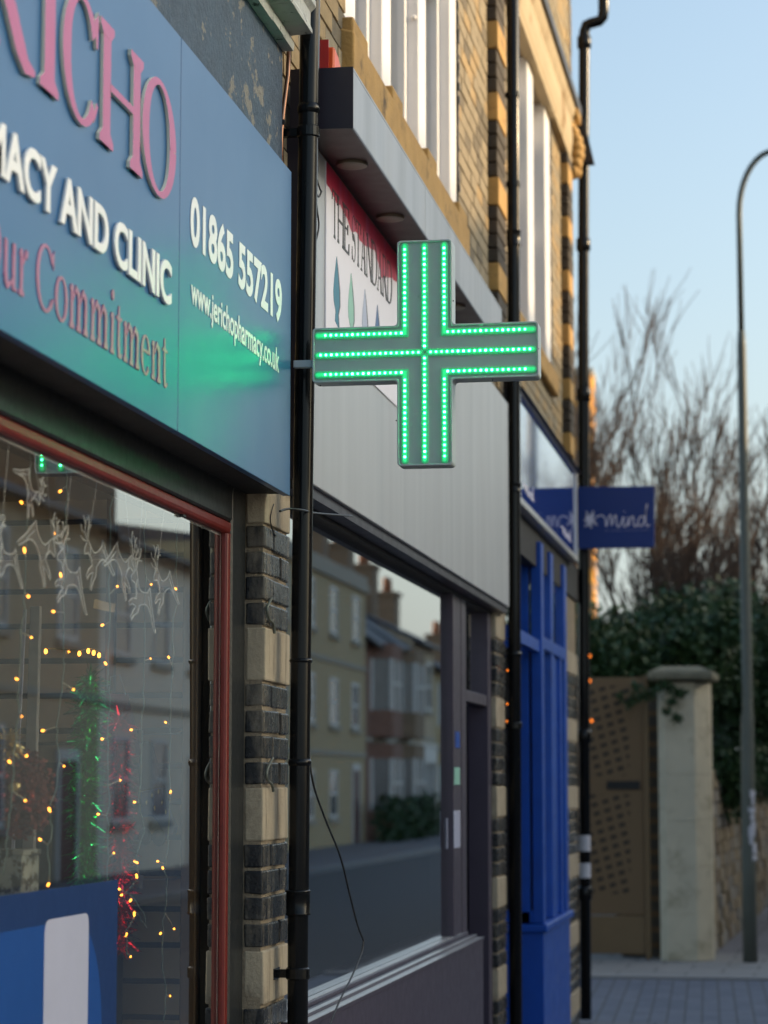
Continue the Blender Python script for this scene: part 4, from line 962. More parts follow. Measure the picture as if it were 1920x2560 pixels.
for lb, path, bulbs in strings:
    P = [px(u, v, -.185) for u, v in path]
    t = thing('fairy_lights', lb, 'string lights', P[0], 'fairy light strings in the display window')
    jit = random.Random(len(path)); Q = []
    for i in range(len(P)-1):
        for k in range(4): Q.append(P[i].lerp(P[i+1], k/4)+Vector((jit.uniform(-.003, .003), jit.uniform(-.006, .006), 0)))
    Q.append(P[-1])
    MB().tube(Q, .0016, 5).build('wire', 'wire', t, smooth=True)
    for u, v in bulbs:
        c = px(u, v, -.185)
        n_ = min(Q, key=lambda q: (q-c).length)
        d = (n_-c); L_ = d.length; d = d.normalized() if L_ > 1e-4 else Vector((0, 0, 1))
        bl = MB().tube([c-d*.004, c-d*.002, c+d*.006, c+d*.009], [.0011, .0027, .0026, .0014], 8).build('bulb', 'bulb', t, smooth=True)
        if L_ > .012: MB().tube([c+d*.009, c+d*.018, n_], [.003, .002, .0014], 6).build('holder', 'bulbbase', bl, smooth=True)
hb = [(250, 1285), (433, 1297), (482, 1283), (511, 1293), (541, 1306)]
t = thing('fairy_lights', 'short row of warm lights deep inside the shop behind the reindeer', 'string lights', pyy(110, 1630, 6.85), 'fairy light strings in the display window')
P = [pyy(*A3(p), 6.85) for p in hb]
MB().tube([q+Vector((0, .01, .01)) for q in P], .002, 5).build('wire', 'wire', t, smooth=True)
for c in P: MB().blob(c, .0055, .0055, .008, 8, 6).build('bulb', 'bulb', t, smooth=True)

t = thing('fairy_lights', 'unseen top run over the warm light strings, added behind the window head to brighten the display', 'string lights', (-.25, 5.6, 2.45), 'fairy light strings in the display window')
M_TOP = M['bulb']  # unseen bulbs, added to brighten the slatwall
MB().tube([(-.25, 4.2+.1*i, 2.455+.006*(i % 2)) for i in range(25)], .002, 5).build('wire', 'wire', t, smooth=True)
for i in range(30): MB().blob((-.252, 4.25+.079*i, 2.44), .003, .003, .008, 8, 6).build('bulb', M_TOP, t, smooth=True)

# acrylic reindeer
deer_out = [(.10, .70), (.12, .76), (.22, .81), (.30, .86), (.34, .80), (.38, .70), (.43, .60), (.52, .555), (.66, .545), (.78, .56), (.86, .63), (.88, .55), (.92, .42), (.96, .28), (1.04, .10), (1.10, -.02), (1.03, -.01), (.95, .12), (.86, .27), (.76, .36), (.64, .38), (.52, .37), (.44, .35), (.36, .24), (.22, .20), (.10, .12), (.07, .17), (.20, .27), (.29, .33), (.16, .36), (.03, .33), (.01, .38), (.16, .44), (.30, .44), (.30, .56), (.25, .66), (.18, .68)]
antl = [[(.27, .85), (.25, .98), (.33, 1.10), (.31, 1.22)], [(.25, .98), (.15, 1.06), (.16, 1.15)], [(.30, .86), (.37, .98), (.47, 1.06), (.49, 1.18)], [(.37, .98), (.44, .99), (.53, 1.0)], [(.33, 1.08), (.42, 1.16)], [(.26, .84), (.14, .92), (.08, 1.0)]]
def make_deer(u, v, hgt_px, ang, flip, label, x=-.168):
    y, z = hx(u, v, x); s = hgt_px*y/6044/1.25; wy = s*1.35
    t = thing('reindeer_ornament', label, 'ornament', (x, y, z), 'clear reindeer hanging in the display window')
    ca_, sn_ = math.cos(rad(ang)), math.sin(rad(ang))
    def T(p, dx=0.0):
        a_ = (p[0]-.5)*(-1 if flip else 1); b_ = p[1]-.55; a_, b_ = a_*ca_-b_*sn_, a_*sn_+b_*ca_
        return (x+dx, y+a_*wy, z+b_*s)
    n = len(deer_out); vs = [T(p, -.0012) for p in deer_out]+[T(p, .0012) for p in deer_out]
    MB().add(vs, [tuple(range(n))[::-1], tuple(range(n, 2*n))]+[(i, (i+1) % n, n+(i+1) % n, n+i) for i in range(n)]).build('plate', M_ACR, t)
    MB().tube([T(p) for p in deer_out+deer_out[:1]], .0023, 6).build('outline', 'frost', t, smooth=True)
    mb = MB()
    for a_ in antl: mb.tube([T(p) for p in a_], .0027, 6)
    mb.tube([T((.36, .72)), T((.30, .60)), T((.33, .50))], .0022, 5); mb.tube([T((.80, .50)), T((.84, .40)), T((.92, .22))], .0022, 5)
    mb.build('antlers', 'frost', t, smooth=True)
    top = T((.36, .86)); MB().tube([top, (x, y+.01, 2.37)], .0007, 4).build('thread', 'frost', t)
def acr():
    m = bpy.data.materials.new('milky acrylic'); m.use_nodes = True; nt = m.node_tree; b = nt.nodes['Principled BSDF']
    b.inputs['Base Color'].default_value = (.72, .66, .68, 1); b.inputs['Alpha'].default_value = .12; b.inputs['Roughness'].default_value = .25; return m
M_ACR = acr()
for a_ in ((14, 1385, 205, 8, False, 'clear reindeer at the very edge of the window pane, half cut off'),
           (78, 1222, 175, -60, True, 'clear reindeer hanging upside down under the green cross reflection'),
           (106, 1360, 240, -38, True, 'tall clear reindeer with stretched legs beside a glowing bulb'),
           (172, 1430, 240, 4, False, 'clear reindeer hanging lowest on the left, in front of the dark roof reflection'),
           (238, 1385, 215, 28, False, 'clear reindeer leaping up below the bright sky reflection'),
           (308, 1405, 215, -35, True, 'clear reindeer with trailing legs just right of the kraft tag'),
           (352, 1480, 225, 2, False, 'clear reindeer tilted down with long hind leg beside the slatwall'),
           (407, 1455, 200, 24, False, 'clear reindeer leaping nearest the red window bead')): make_deer(*a_)

# tinsel
def tinsel(name, label, mat, path, R, n, sl_, seed):
    r = random.Random(seed); mb = MB(); P = [Vector(p) for p in path]
    for i in range(n):
        t = r.random()*(len(P)-1); k = min(int(t), len(P)-2); c = P[k].lerp(P[k+1], t-k)
        d = Vector((r.gauss(0, 1), r.gauss(0, 1), r.gauss(0, .8))).normalized(); L_ = R*r.uniform(.55, 1.15)
        w_ = d.cross(Vector((r.gauss(0, 1), r.gauss(0, 1), r.gauss(0, 1)))).normalized()*sl_*r.uniform(.6, 1.4)
        e_ = c+d*L_+Vector((0, 0, -.25*L_*r.random()))
        m_ = c+d*L_*.5
        mb.add([c-w_*.6, c+w_*.6, m_+w_, e_+w_*.4, e_-w_*.4, m_-w_], [(0, 1, 2, 5), (5, 2, 3, 4)])
    mb.tube(P, .003, 5)
    return tag(mb.build(name, mat), label, 'tinsel')
tinsel('tinsel_garland', 'green foil tinsel garland hanging in the middle of the display window', 'tinselgreen', [pyy(225, 1690, 5.85), pyy(222, 1850, 5.85), pyy(205, 2000, 5.85), pyy(215, 2120, 5.85), pyy(222, 2300, 5.85)], .058, 1500, .0024, 1)
tinsel('tinsel_garland', 'red foil tinsel garland hanging between the green tinsel and the slatwall', 'tinselred', [pyy(300, 1790, 6.05), pyy(302, 1900, 6.05), pyy(303, 2050, 6.05), pyy(305, 2180, 6.05), pyy(303, 2380, 6.05)], .048, 1300, .0024, 2)
tinsel('tinsel_bundle', 'gold foil tinsel bundle above the red foliage at the pane edge', 'tinselgold', [pyy(-20, 1870, 5.2), pyy(12, 1862, 5.2), pyy(25, 1850, 5.2)], .045, 360, .0022, 3)
# red foliage arrangement
r = random.Random(6)
wt = thing('red_arrangement', 'shaggy dark red artificial foliage ball on a pale speckled box', 'decoration', pyy(55, 2100, 5.25))
mb = MB(); c = pyy(45, 1985, 5.25)
for i in range(2600):
    d = Vector((r.gauss(0, 1), r.gauss(0, 1), r.gauss(0, 1))).normalized(); rr_ = r.uniform(.25, 1)**.6
    p = c+Vector((d.x*.085*rr_, d.y*.10*rr_, d.z*.10*rr_)); w_ = Vector((r.gauss(0, 1), r.gauss(0, 1), r.gauss(0, 1))).normalized()*.0055; e_ = d.cross(w_).normalized()*.009+d*.006
    mb.add([p-w_, p+w_, p+w_*.4+e_, p-w_*.4+e_], [(0, 1, 2, 3)])
mb.build('foliage', 'redfoliage', wt)
mb = MB()
for i in range(9):
    d = Vector((r.uniform(-.4, 1), -1, r.uniform(-.8, .8))).normalized(); mb.blob(c+Vector((d.x*.085, d.y*.10, d.z*.09)), .006, .006, .006, 8, 5)
mb.build('berries', 'redthing', wt, smooth=True)
MB().blob(c+Vector((.02, -.09, .015)), .016, .012, .014, 8, 6).build('gold_bow', 'tinselgold', wt)
fb = thing('gift_box', 'pale speckled gift box at the pane edge under the red foliage', 'box', pyy(20, 2300, 5.2))
a_ = pyy(-40, 2330, 5.16); b_ = pyy(57, 2125, 5.16)
box('carton', 'floral', fb, a_.x, b_.x, 5.16, 5.28, a_.z, b_.z-.012, .003); box('lid', 'floral', fb, a_.x-.003, b_.x+.003, 5.157, 5.283, b_.z-.012, b_.z, .002)
# grey display board
a_ = pyy(58, 1905, 6.3); b_ = pyy(100, 1515, 6.3)
bd = thing('display_board', 'tall narrow grey board leaning in the display window behind the light strings', 'board', ((a_.x+b_.x)/2, 6.3, .46))
MB().hexa([(a_.x-.01, 6.28, .46), (b_.x-.012, 6.28, .46), (b_.x-.012, 6.31, .46), (a_.x-.01, 6.31, .46)], [(a_.x+.012, 6.30, b_.z), (b_.x, 6.30, b_.z), (b_.x, 6.32, b_.z), (a_.x+.012, 6.32, b_.z)]).build('sheet', 'greyboard', bd, bevel=.002)
MB().hexa([(a_.x-.026, 6.27, 1.3), (a_.x-.018, 6.27, 1.3), (a_.x-.018, 6.278, 1.3), (a_.x-.026, 6.278, 1.3)], [(a_.x-.004, 6.29, b_.z-.01), (a_.x+.004, 6.29, b_.z-.01), (a_.x+.004, 6.298, b_.z-.01), (a_.x-.004, 6.298, b_.z-.01)]).build('measuring_strip', 'whitecard', bd)
# paper bag, stocking, tag
a_ = pyy(262, 1880, 6.9); b_ = pyy(352, 1735, 6.9)
pb = thing('gift_bag', 'cerise paper gift bag with cord handle hanging beside the slatwall', 'bag', ((a_.x+b_.x)/2, 6.9, a_.z))
MB().hexa([(a_.x, 6.84, a_.z), (b_.x+.006, 6.84, a_.z-.01), (b_.x+.006, 6.90, a_.z-.01), (a_.x, 6.90, a_.z)], [(a_.x+.012, 6.865, b_.z), (b_.x-.03, 6.865, b_.z), (b_.x-.03, 6.875, b_.z), (a_.x+.012, 6.875, b_.z)]).build('bag_body', 'pinkbag', pb, bevel=.002)
MB().tube([(a_.x+.02, 6.866, b_.z), (a_.x+.025, 6.865, b_.z+.05), (b_.x-.055, 6.865, b_.z+.055), (b_.x-.036, 6.866, b_.z-.005)], .0022, 6).build('cord_handle', 'frost', pb)
bx_ = thing('felt_stocking', 'bright blue felt stocking with slate top hanging on the slatwall', 'stocking', pyy(395, 2110, 7.0))
def pol(pts): return [tuple((pyy(*A4(p), 7.0).x, pyy(*A4(p), 7.0).z)) for p in pts]
MB().prism(pol([(785, 465), (825, 468), (860, 600), (892, 715), (770, 740), (760, 600)]), 'y', 6.985, 7.02).build('cuff', 'greyfelt', bx_, bevel=.004)
MB().prism(pol([(770, 738), (892, 715), (915, 830), (958, 930), (950, 975), (900, 985), (860, 900), (830, 870), (775, 880)]), 'y', 6.99, 7.03).build('foot', 'bluebag', bx_, bevel=.004)
mb = MB()
for u, v in ((800, 800), (830, 760), (865, 740), (885, 800), (905, 850), (845, 830)): 
    q = pyy(*A4((u, v)), 6.988); mb.blob(q, .004, .003, .008, 6, 5)
mb.build('applique', 'tinselgold', bx_)
for k, (u, v) in enumerate(((790, 985), (868, 990))):
    q = pyy(*A4((u, v)), 6.95); tag(MB().blob(q, .020, .02, .026, 10, 8).build('dark_bauble', 'greyfelt', smooth=True), ('dark round bauble below the blue felt stocking on its red tinsel side', 'dark round bauble directly under the toe of the blue stocking')[k], 'bauble')
q = px(258, 1514, -.20); kt = tag(MB().hexa([(q.x, q.y-.085, q.z-.012), (q.x, q.y+.10, q.z-.010), (q.x-.001, q.y+.10, q.z-.010), (q.x-.001, q.y-.085, q.z-.012)], [(q.x, q.y-.075, q.z+.010), (q.x, q.y+.11, q.z+.012), (q.x-.001, q.y+.11, q.z+.012), (q.x-.001, q.y-.075, q.z+.010)]).build('kraft_tag', 'kraft'), 'small kraft card tag stuck to the display window below the reindeer', 'tag')

# poster on the glass (its square code is left blank)
po = thing('window_poster', 'navy and blue poster with a blank white card on the display window', 'poster', (-.1505, 5.0, .52))
box('sheet', 'navyposter', po, -.1515, -.1503, 3.2, 5.626, .55, 1.429)
P = [(3.2, .55), (5.50, .55)]+[(5.50-.23*(1-math.cos(rad(t))), 1.10+.255*math.sin(rad(t))) for t in range(0, 91, 10)]+[(3.2, 1.355)]
MB().prism(P, 'x', -.1503, -.1499).build('rounded_panel', 'blueposter', po)
y0, z1_ = hx(112, 2293, -.1499); y1, _ = hx(222, 2293, -.1499)
MB().prism(rounded([(y0, .75), (y1, .75), (y1, 1.364), (y0, 1.364)], .03), 'x', -.1499, -.1495).build('white_card', 'whitecard', po)

# ================================================================== OPPOSITE TERRACE (seen in the window reflections, except the near houses)
def house(label, y0, y1, eave, ridge, wall, band='paleband', wins=2, floors=2, bays=False, flat=False, x0=11.0, dep=7.5, chim=True, frame='paintwhite', roofm='slate', detail=True, pots=4, chy=None, cw=.4, shop=False):
    h = thing('terraced_house', label, 'house', (x0+dep/2, (y0+y1)/2, 0), 'terraced houses across the road')
    mb = MB(); mb.box(x0, x0+dep, y0, y1, -.1, eave)
    if not flat:
        mb.prism([(x0, eave), (x0+dep, eave), (x0+dep/2, ridge-.05)], 'y', y0, y1)
    mb.build('wall', wall, h)
    if flat:
        MB().box(x0-.06, x0+.3, y0, y1, eave, eave+.22).box(x0-.12, x0, y0, y1, eave-.25, eave-.02).build('parapet', band, h)
        MB().prism([(x0+.5, eave), (x0+dep, eave), (x0+dep, eave+.5), (x0+dep/2+1, ridge)], 'y', y0, y1).build('roof', roofm, h)
    else:
        s = (ridge-eave)/(dep/2)
        MB().prism([(x0-.3, eave-.3*s), (x0+dep/2, ridge), (x0+dep+.3, eave-.3*s), (x0+dep+.3, eave-.3*s+.12), (x0+dep/2, ridge+.12), (x0-.3, eave-.3*s+.12)], 'y', y0, y1).build('roof', roofm, h)
        MB().tube([(x0-.33, y0, eave-.3*s+.02), (x0-.33, y1, eave-.3*s+.02)], .06, 8).build('gutter', 'cable', h)
    if chim:
        cx_ = x0+dep*.32; yq = chy or y1; ch = MB().box(cx_-cw, cx_+cw, yq-1.3, yq-.1, eave+.3, ridge+1.0).box(cx_-cw-.07, cx_+cw+.07, yq-1.37, yq-.03, ridge+1.0, ridge+1.15).build('chimney', 'brownbrick', h)
        for k in range(pots): MB().tube([(cx_, yq-1.15+k*.3, ridge+1.15), (cx_, yq-1.15+k*.3, ridge+1.7)], [.12, .10], 10).build('chimney_pot', 'terracotta', ch, smooth=True)
    if not detail: return h
    fh = eave/floors; W = (y1-y0)/wins
    if shop:
        fa = MB().box(x0-.18, x0, y0+.3, y1-.3, 2.45, 3.05).box(x0-.24, x0, y0+.25, y1-.25, 3.05, 3.13).build('shop_fascia', 'paintwhite', h)
        nn = 4
        for k in range(nn+1): MB().box(x0-.16, x0, y0+.3+k*(y1-y0-.7)/nn, y0+.4+k*(y1-y0-.7)/nn, 0, 2.45).build('pilaster', 'paintwhite', fa)
        MB().box(x0-.05, x0-.005, y0+.4, y1-.4, .7, 2.45).build('shop_pane', 'housepane', h); MB().box(x0-.12, x0, y0+.4, y1-.4, 0, .7).build('stall_riser', 'doorred', h)
    for f in range(1 if shop else 0, floors):
        zb = f*fh+fh*.30; zt = f*fh+fh*.82
        for k in range(wins):
            yc = y0+W*(k+.5)
            if f == 0 and k == wins-1 and not bays:
                d = MB().box(x0-.04, x0+.0, yc-.5, yc+.5, 0, 2.1).build('door', 'doorred', h); MB().box(x0-.07, x0-.005, yc-.62, yc-.5, 0, 2.3).box(x0-.07, x0-.005, yc+.5, yc+.62, 0, 2.3).box(x0-.07, x0-.005, yc-.5, yc+.5, 2.1, 2.3).build('frame', frame, d); continue
            hw_ = .62
            if bays:
                hw_ = min(1.0, W*.22); xb = x0-.6
                B = [(x0, yc-hw_-.45), (xb, yc-hw_), (xb, yc+hw_), (x0, yc+hw_+.45)]
                MB().prism(B, 'z', f*fh+.1, zb).prism(B, 'z', zt, (f+1)*fh-.1).build('bay', wall, h)
                wd = MB()
                for yy in (yc-hw_, yc-.05, yc+hw_-.1): wd.box(xb-.03, xb+.05, yy, yy+.1, zb, zt)
                wd.box(xb-.02, xb+.05, yc-hw_, yc+hw_, zb+(zt-zb)*.5, zb+(zt-zb)*.5+.07)
                for q0, q1 in ((0, .12), (.88, 1.0)):
                    wd.prism([(x0+(xb-x0)*q0, yc-hw_-.45*(1-q0)), (x0+(xb-x0)*q1, yc-hw_-.45*(1-q1)), (x0+(xb-x0)*q1+.06, yc-hw_-.45*(1-q1)+.06), (x0+(xb-x0)*q0+.06, yc-hw_-.45*(1-q0)+.06)], 'z', zb, zt)
                wd = wd.build('window', frame, h)
                MB().add([(x0+.03, yc-hw_-.42, zb), (xb+.03, yc-hw_+.02, zb), (xb+.03, yc-hw_+.02, zt), (x0+.03, yc-hw_-.42, zt)], [(0, 1, 2, 3)]).build('pane', 'housepane', wd)
                MB().add([(xb+.03, yc-hw_, zb), (xb+.03, yc+hw_, zb), (xb+.03, yc+hw_, zt), (xb+.03, yc-hw_, zt)], [(0, 1, 2, 3)]).build('pane', 'housepane', wd)
            else:
                wd = MB().box(x0-.03, x0+.02, yc-hw_, yc-hw_+.1, zb, zt).box(x0-.03, x0+.02, yc+hw_-.1, yc+hw_, zb, zt).box(x0-.03, x0+.02, yc-hw_+.1, yc+hw_-.1, zb, zb+.1).box(x0-.03, x0+.02, yc-hw_+.1, yc+hw_-.1, zt-.1, zt).box(x0-.025, x0+.02, yc-hw_+.1, yc+hw_-.1, (zb+zt)/2-.04, (zb+zt)/2+.04).build('window', frame, h)
                MB().add([(x0-.005, yc-hw_, zb), (x0-.005, yc+hw_, zb), (x0-.005, yc+hw_, zt), (x0-.005, yc-hw_, zt)], [(0, 1, 2, 3)]).build('pane', 'housepane', wd)
                MB().box(x0-.10, x0+.0, yc-hw_-.12, yc+hw_+.12, zb-.14, zb-.005).build('sill', band, wd)
        if f: MB().box(x0-.05, x0+.02, y0, y1, f*fh-.06, f*fh+.08).build('string_course', band, h)
    return h
M['housepane'] = pm('curtained house window', (.13, .13, .13), .12, var=.5, scale=1.2, spec=.8)
hs = [('unseen red brick house opposite the pharmacy window, ridge raised for shade', 8, 16, 6.4, 9.3, 'redbrick', 3, 2, False, False),  # near houses stay unseen; their ridges are raised to shade shops and hedge
      ('unseen brown brick house opposite the grey metal shop, ridge raised for shade', 16, 27, 6.5, 9.4, 'brownbrick', 3, 2, False, False),
      ('unseen yellow brick house opposite the side road, ridge raised for shade', 27, 35.5, 6.5, 9.4, 'yellowbrick', 2, 2, False, False),
      ('tan brick house, mirrored in the display window', 35.5, 43.6, 6.5, 8.1, 'tanbrick', 2, 2, False, False),
      ('cream rendered house with slate roof, mirrored beside the slatwall', 43.6, 52.5, 6.35, 7.6, 'render_cream', 3, 2, False, False),
      ('dull yellow house mirrored at the edge of the grey shop window', 52.5, 58, 6.0, 7.6, 'yellowbrick', 2, 2, False, False),
      ('yellow brick house of three storeys with parapet, mirrored in the grey shop window', 58, 72, 7.7, 8.3, 'yellowbrick', 4, 3, False, True),
      ('red brick bay fronted house with dark slate roof, mirrored in the grey shop window', 72, 76.6, 6.1, 8.9, 'redbrick', 1, 2, True, False),
      ('second narrow bay fronted house, brown brick, mirrored next along the row', 76.6, 81.2, 6.2, 8.7, 'brownbrick', 1, 2, True, False),
      ('narrow tan brick house with shop front mirrored after the bay fronted pair', 81.2, 86, 6.6, 8.4, 'tanbrick', 2, 2, False, False),
      ('yellow brick house beyond the mirrored tan shop', 86, 91, 5.9, 7.8, 'yellowbrick', 1, 2, True, False),
      ('pale cottage at the far end of the mirrored row', 91, 104, 5.4, 7.0, 'render_cream', 3, 2, False, False),
      ('far red brick house beyond the mirrored pale cottage', 104, 130, 5.6, 7.4, 'redbrick', 5, 2, False, False)]
for k, (lb, y0, y1, ev, rd, wl, wn_, fl, by, ft) in enumerate(hs):
    house(lb, y0, y1, ev, rd, wl, wins=wn_, floors=fl, bays=by, flat=ft, chim=(y0 >= 54), chy=(60.6 if k == 5 else 66.5 if k == 6 else None), cw=(.2 if k in (5, 6) else .4), detail=(y0 >= 27), shop=(k in (5, 9)), pots=5 if k in (6, 8) else 4)
# the broad stack mirrored at the top of the display window
st = thing('chimney_stack', 'broad brown brick chimney stack rising above the opposite roofs', 'chimney', (12.6, 46, 7))
box('stack', 'brownbrick', st, 12.0, 13.4, 44.0, 48.1, 6.6, 10.6); box('cap', 'paleband', st, 11.9, 13.5, 43.9, 48.2, 10.6, 10.8)
hd = random.Random(12)
def leafcloud(mb, c, rx, ry, rz, n, size, r, shell=.55):
    for i in range(n):
        d = Vector((r.gauss(0, 1), r.gauss(0, 1), r.gauss(0, 1))).normalized(); q = r.uniform(shell, 1.0)
        p = Vector((c[0]+d.x*rx*q, c[1]+d.y*ry*q, c[2]+d.z*rz*q)); s = size*r.uniform(.6, 1.5)
        a = Vector((r.gauss(0, 1), r.gauss(0, 1), r.gauss(0, 1))).normalized(); b = a.cross(Vector((r.gauss(0, 1), r.gauss(0, 1), r.gauss(0, 1)))).normalized()
        mb.add([p-a*s, p+b*s*.5, p+a*s, p-b*s*.5], [(0, 1, 2, 3)])
mb = MB()
for i in range(11): leafcloud(mb, (10.2, 71+i*1.0, .5+hd.uniform(0, .3)), .5, .8, .8, 180, .10, hd)
tag(mb.build('hedge', 'hedge'), 'dark garden hedge along the opposite pavement, mirrored in the grey shop window', 'hedge')
mb = MB(); leafcloud(mb, (17, 138, 6.5), 5, 7, 3.2, 5200, .28, hd, .3); at_ = thing('autumn_tree', 'amber leaved tree beyond the mirrored row of houses', 'tree', (17, 138, 0)); mb.build('crown', 'autumn', at_)
MB().tube([(17, 138, 0), (17.1, 138, 3), (17, 138, 6)], [.4, .3, .2], 10).build('trunk', 'bark', at_, smooth=True)

# ================================================================== BEYOND THE ROW
gt = thing('metal_gate', 'bronze perforated metal gate beside the stone pillar', 'gate', (-.6, 23.6, 0))
box('gate_panel', 'gate', gt, -1.35, .012, 23.6, 23.63, .42, 2.70, .004)
box('kick_plate', 'gatekick', gt, -1.35, .012, 23.59, 23.63, .05, .41, .004) if 'gatekick' in M else None
M['gatekick'] = pm('bronze gate kick plate', (.18, .115, .055), .5, var=.1)
box('kick_plate', 'gatekick', gt, -1.35, .012, 23.59, 23.63, .05, .412, .004)
box('gate_post', 'gatekick', gt, .014, .06, 23.56, 23.64, 0, 2.72, .004)
box('handle_bar', 'cable', gt, -.35, -.03, 23.585, 23.60, 1.62, 1.70)
sw_ = box('side_wall', 'brownbrick', None, -.25, .30, 23.97, 24.5, 0, 2.6); tag(sw_, 'narrow brown brick wall end between the bronze gate and stone pillar', 'wall')
pt = thing('stone_pillar', 'pale chamfered stone gate pillar with a dark mossy cap', 'pillar', (.385, 23.65, 0))
c = .075
pp = [(.155+c, 23.4), (.62-.11, 23.4), (.655, 23.4+.2), (.655, 23.95), (.155, 23.95), (.155, 23.4+c)]
mb = MB()
for k in range(6):
    z0 = k*.44; mb.prism(pp, 'z', z0+.001, min(2.66, z0+.4395))
mb.build('shaft', 'pillarstone', pt, bevel=.003)
mb = MB(); mb.prism([(.07, 23.33), (.69, 23.33), (.73, 24.0), (.07, 24.0)], 'z', 2.662, 2.75); mb.hexa([(.09, 23.35, 2.75), (.67, 23.35, 2.75), (.70, 23.99, 2.75), (.09, 23.99, 2.75)], [(.2, 23.5, 2.80), (.56, 23.5, 2.80), (.56, 23.8, 2.80), (.2, 23.8, 2.80)])
mb.build('cap', 'mossy', pt, bevel=.02)
# rubble wall running on from the pillar
rw = thing('rubble_wall', 'rough brown stone wall running on beyond the gate pillar', 'wall', (1.0, 36, 0))
r = random.Random(21); mb = MB(); t = 0.0
dirx, diry = math.sin(rad(2.4)), math.cos(rad(2.4))
for row in range(13):
    t = r.uniform(0, .2); z0 = row*.135
    while t < 26:
        L_ = r.uniform(.16, .42); h_ = .128
        if row == 12: h_ = r.uniform(.06, .2)
        x = .60+t*dirx; y = 23.95+t*diry; q = r.uniform(-.015, .03)
        mb.hexa([(x-.3, y, z0), (x+q, y, z0), (x+q+L_*dirx, y+L_*diry-.012, z0), (x-.3, y+L_*diry-.012, z0)], [(x-.3, y, z0+h_), (x+q-.008, y, z0+h_), (x+q+L_*dirx-.008, y+L_*diry-.012, z0+h_), (x-.3, y+L_*diry-.012, z0+h_)], r.choice((0, 0, 1, 2)))
        t += L_
mb.build('stones', [pm('tan rubble', (.25, .19, .115), .9, var=.35, scale=6, bump=.8, bscale=25), pm('brown rubble', (.17, .125, .08), .9, var=.35, scale=6, bump=.8, bscale=25), pm('grey rubble', (.22, .20, .17), .9, var=.35, scale=6, bump=.8, bscale=25)], rw, bevel=.012)
# lamp post
lp = thing('street_lamp', 'tall grey green street lamp with curved top arm and torn paper on its shaft', 'street lamp', (1.0, 23.4, 0))
MB().tube([(1.0, 23.4, 0), (1.0, 23.4, .9), (1.01, 23.4, 2.3), (1.015, 23.4, 2.35), (1.015, 23.4, 5.9), (1.015, 23.4, 6.05)], [.070, .068, .062, .052, .044, .034], 16).build('shaft', 'lamppost', lp, smooth=True)
A = [(1.015, 23.4, 6.05), (1.013, 23.4, 7.2)]+[(1.36-.347*math.cos(rad(a_)), 23.4, 7.2+.62*math.sin(rad(a_))) for a_ in range(10, 91, 10)]+[(1.9, 23.4, 7.9)]
MB().tube(A, [.029]*len(A), 12).build('arm', 'lamppost', lp, smooth=True)
MB().hexa([(1.85, 23.3, 7.84), (2.6, 23.27, 7.90), (2.6, 23.53, 7.90), (1.85, 23.5, 7.84)], [(1.85, 23.34, 7.95), (2.5, 23.33, 8.03), (2.5, 23.47, 8.03), (1.85, 23.46, 7.95)]).build('lantern', 'lamppost', lp, bevel=.02)
mb = MB(); r = random.Random(2)
for k in range(9):
    z0 = .95+k*.075; a0 = rad(r.uniform(265, 300)); a1 = a0+rad(r.uniform(25, 75)); n_ = 5
    vs = [(1.003+.0735*math.cos(a0+(a1-a0)*i/n_), 23.4+.0735*math.sin(a0+(a1-a0)*i/n_), z0+dz+r.uniform(-.015, .015)) for dz in (0, r.uniform(.05, .11)) for i in range(n_+1)]
    mb.add(vs, [(i, i+1, n_+2+i, n_+1+i) for i in range(n_)])
mb.build('torn_paper', 'paperscrap', lp)

# evergreen mass behind the wall and gate
def evergreen(label, blobs, seed, trunk):
    r = random.Random(seed); t = thing('evergreen_bush', label, 'bush', (trunk[0], trunk[1], 0), 'evergreens behind the gate and wall')
    m1, m2 = MB(), MB()
    for (c, rx, ry, rz, n) in blobs:
        for j in range(7):
            d = Vector((r.gauss(0, 1), r.gauss(0, 1), r.gauss(0, 1))).normalized()
            cc = (c[0]+d.x*rx*.6, c[1]+d.y*ry*.6, c[2]+d.z*rz*.6)
            leafcloud(m2 if r.random() < .28 else m1, cc, rx*.55, ry*.55, rz*.55, n//4, .040, r, .15)
    m1.build('crown', 'hedge', t); m2.build('young_growth', 'hedge2', t)
    MB().tube([(trunk[0], trunk[1], 0), (trunk[0]+.05, trunk[1], 1.2), (trunk[0], trunk[1], 2.6)], [.1, .08, .05], 8).build('trunk', 'bark', t, smooth=True)
evergreen('dark evergreen bush spilling over the bronze gate and pillar cap', [((-.15, 24.8, 2.95), .75, .6, .62, 3600), ((-.9, 25, 3.2), .7, .7, .7, 2200), ((.55, 25.0, 3.1), .6, .6, .55, 2800), ((-.55, 25.2, 2.7), .8, .5, .6, 2600), ((-.1, 25.6, 3.3), .9, .6, .5, 2600)], 31, (-.2, 25.1))
evergreen('tall dark evergreen behind the stone pillar and street lamp', [((.9, 26.5, 2.9), .8, .8, 1.0, 5200), ((.35, 27, 3.2), .8, .8, .75, 3200), ((.75, 26.2, 2.0), .5, .6, .7, 2800)], 32, (.6, 26.6))
evergreen('dark evergreen beyond the street lamp at the edge of the view', [((1.25, 30, 2.9), .8, 1.2, 1.0, 4200), ((1.6, 34, 3.0), .9, 1.6, 1.0, 2600), ((1.2, 29, 2.0), .45, .8, .6, 1800)], 33, (1.2, 30.5))
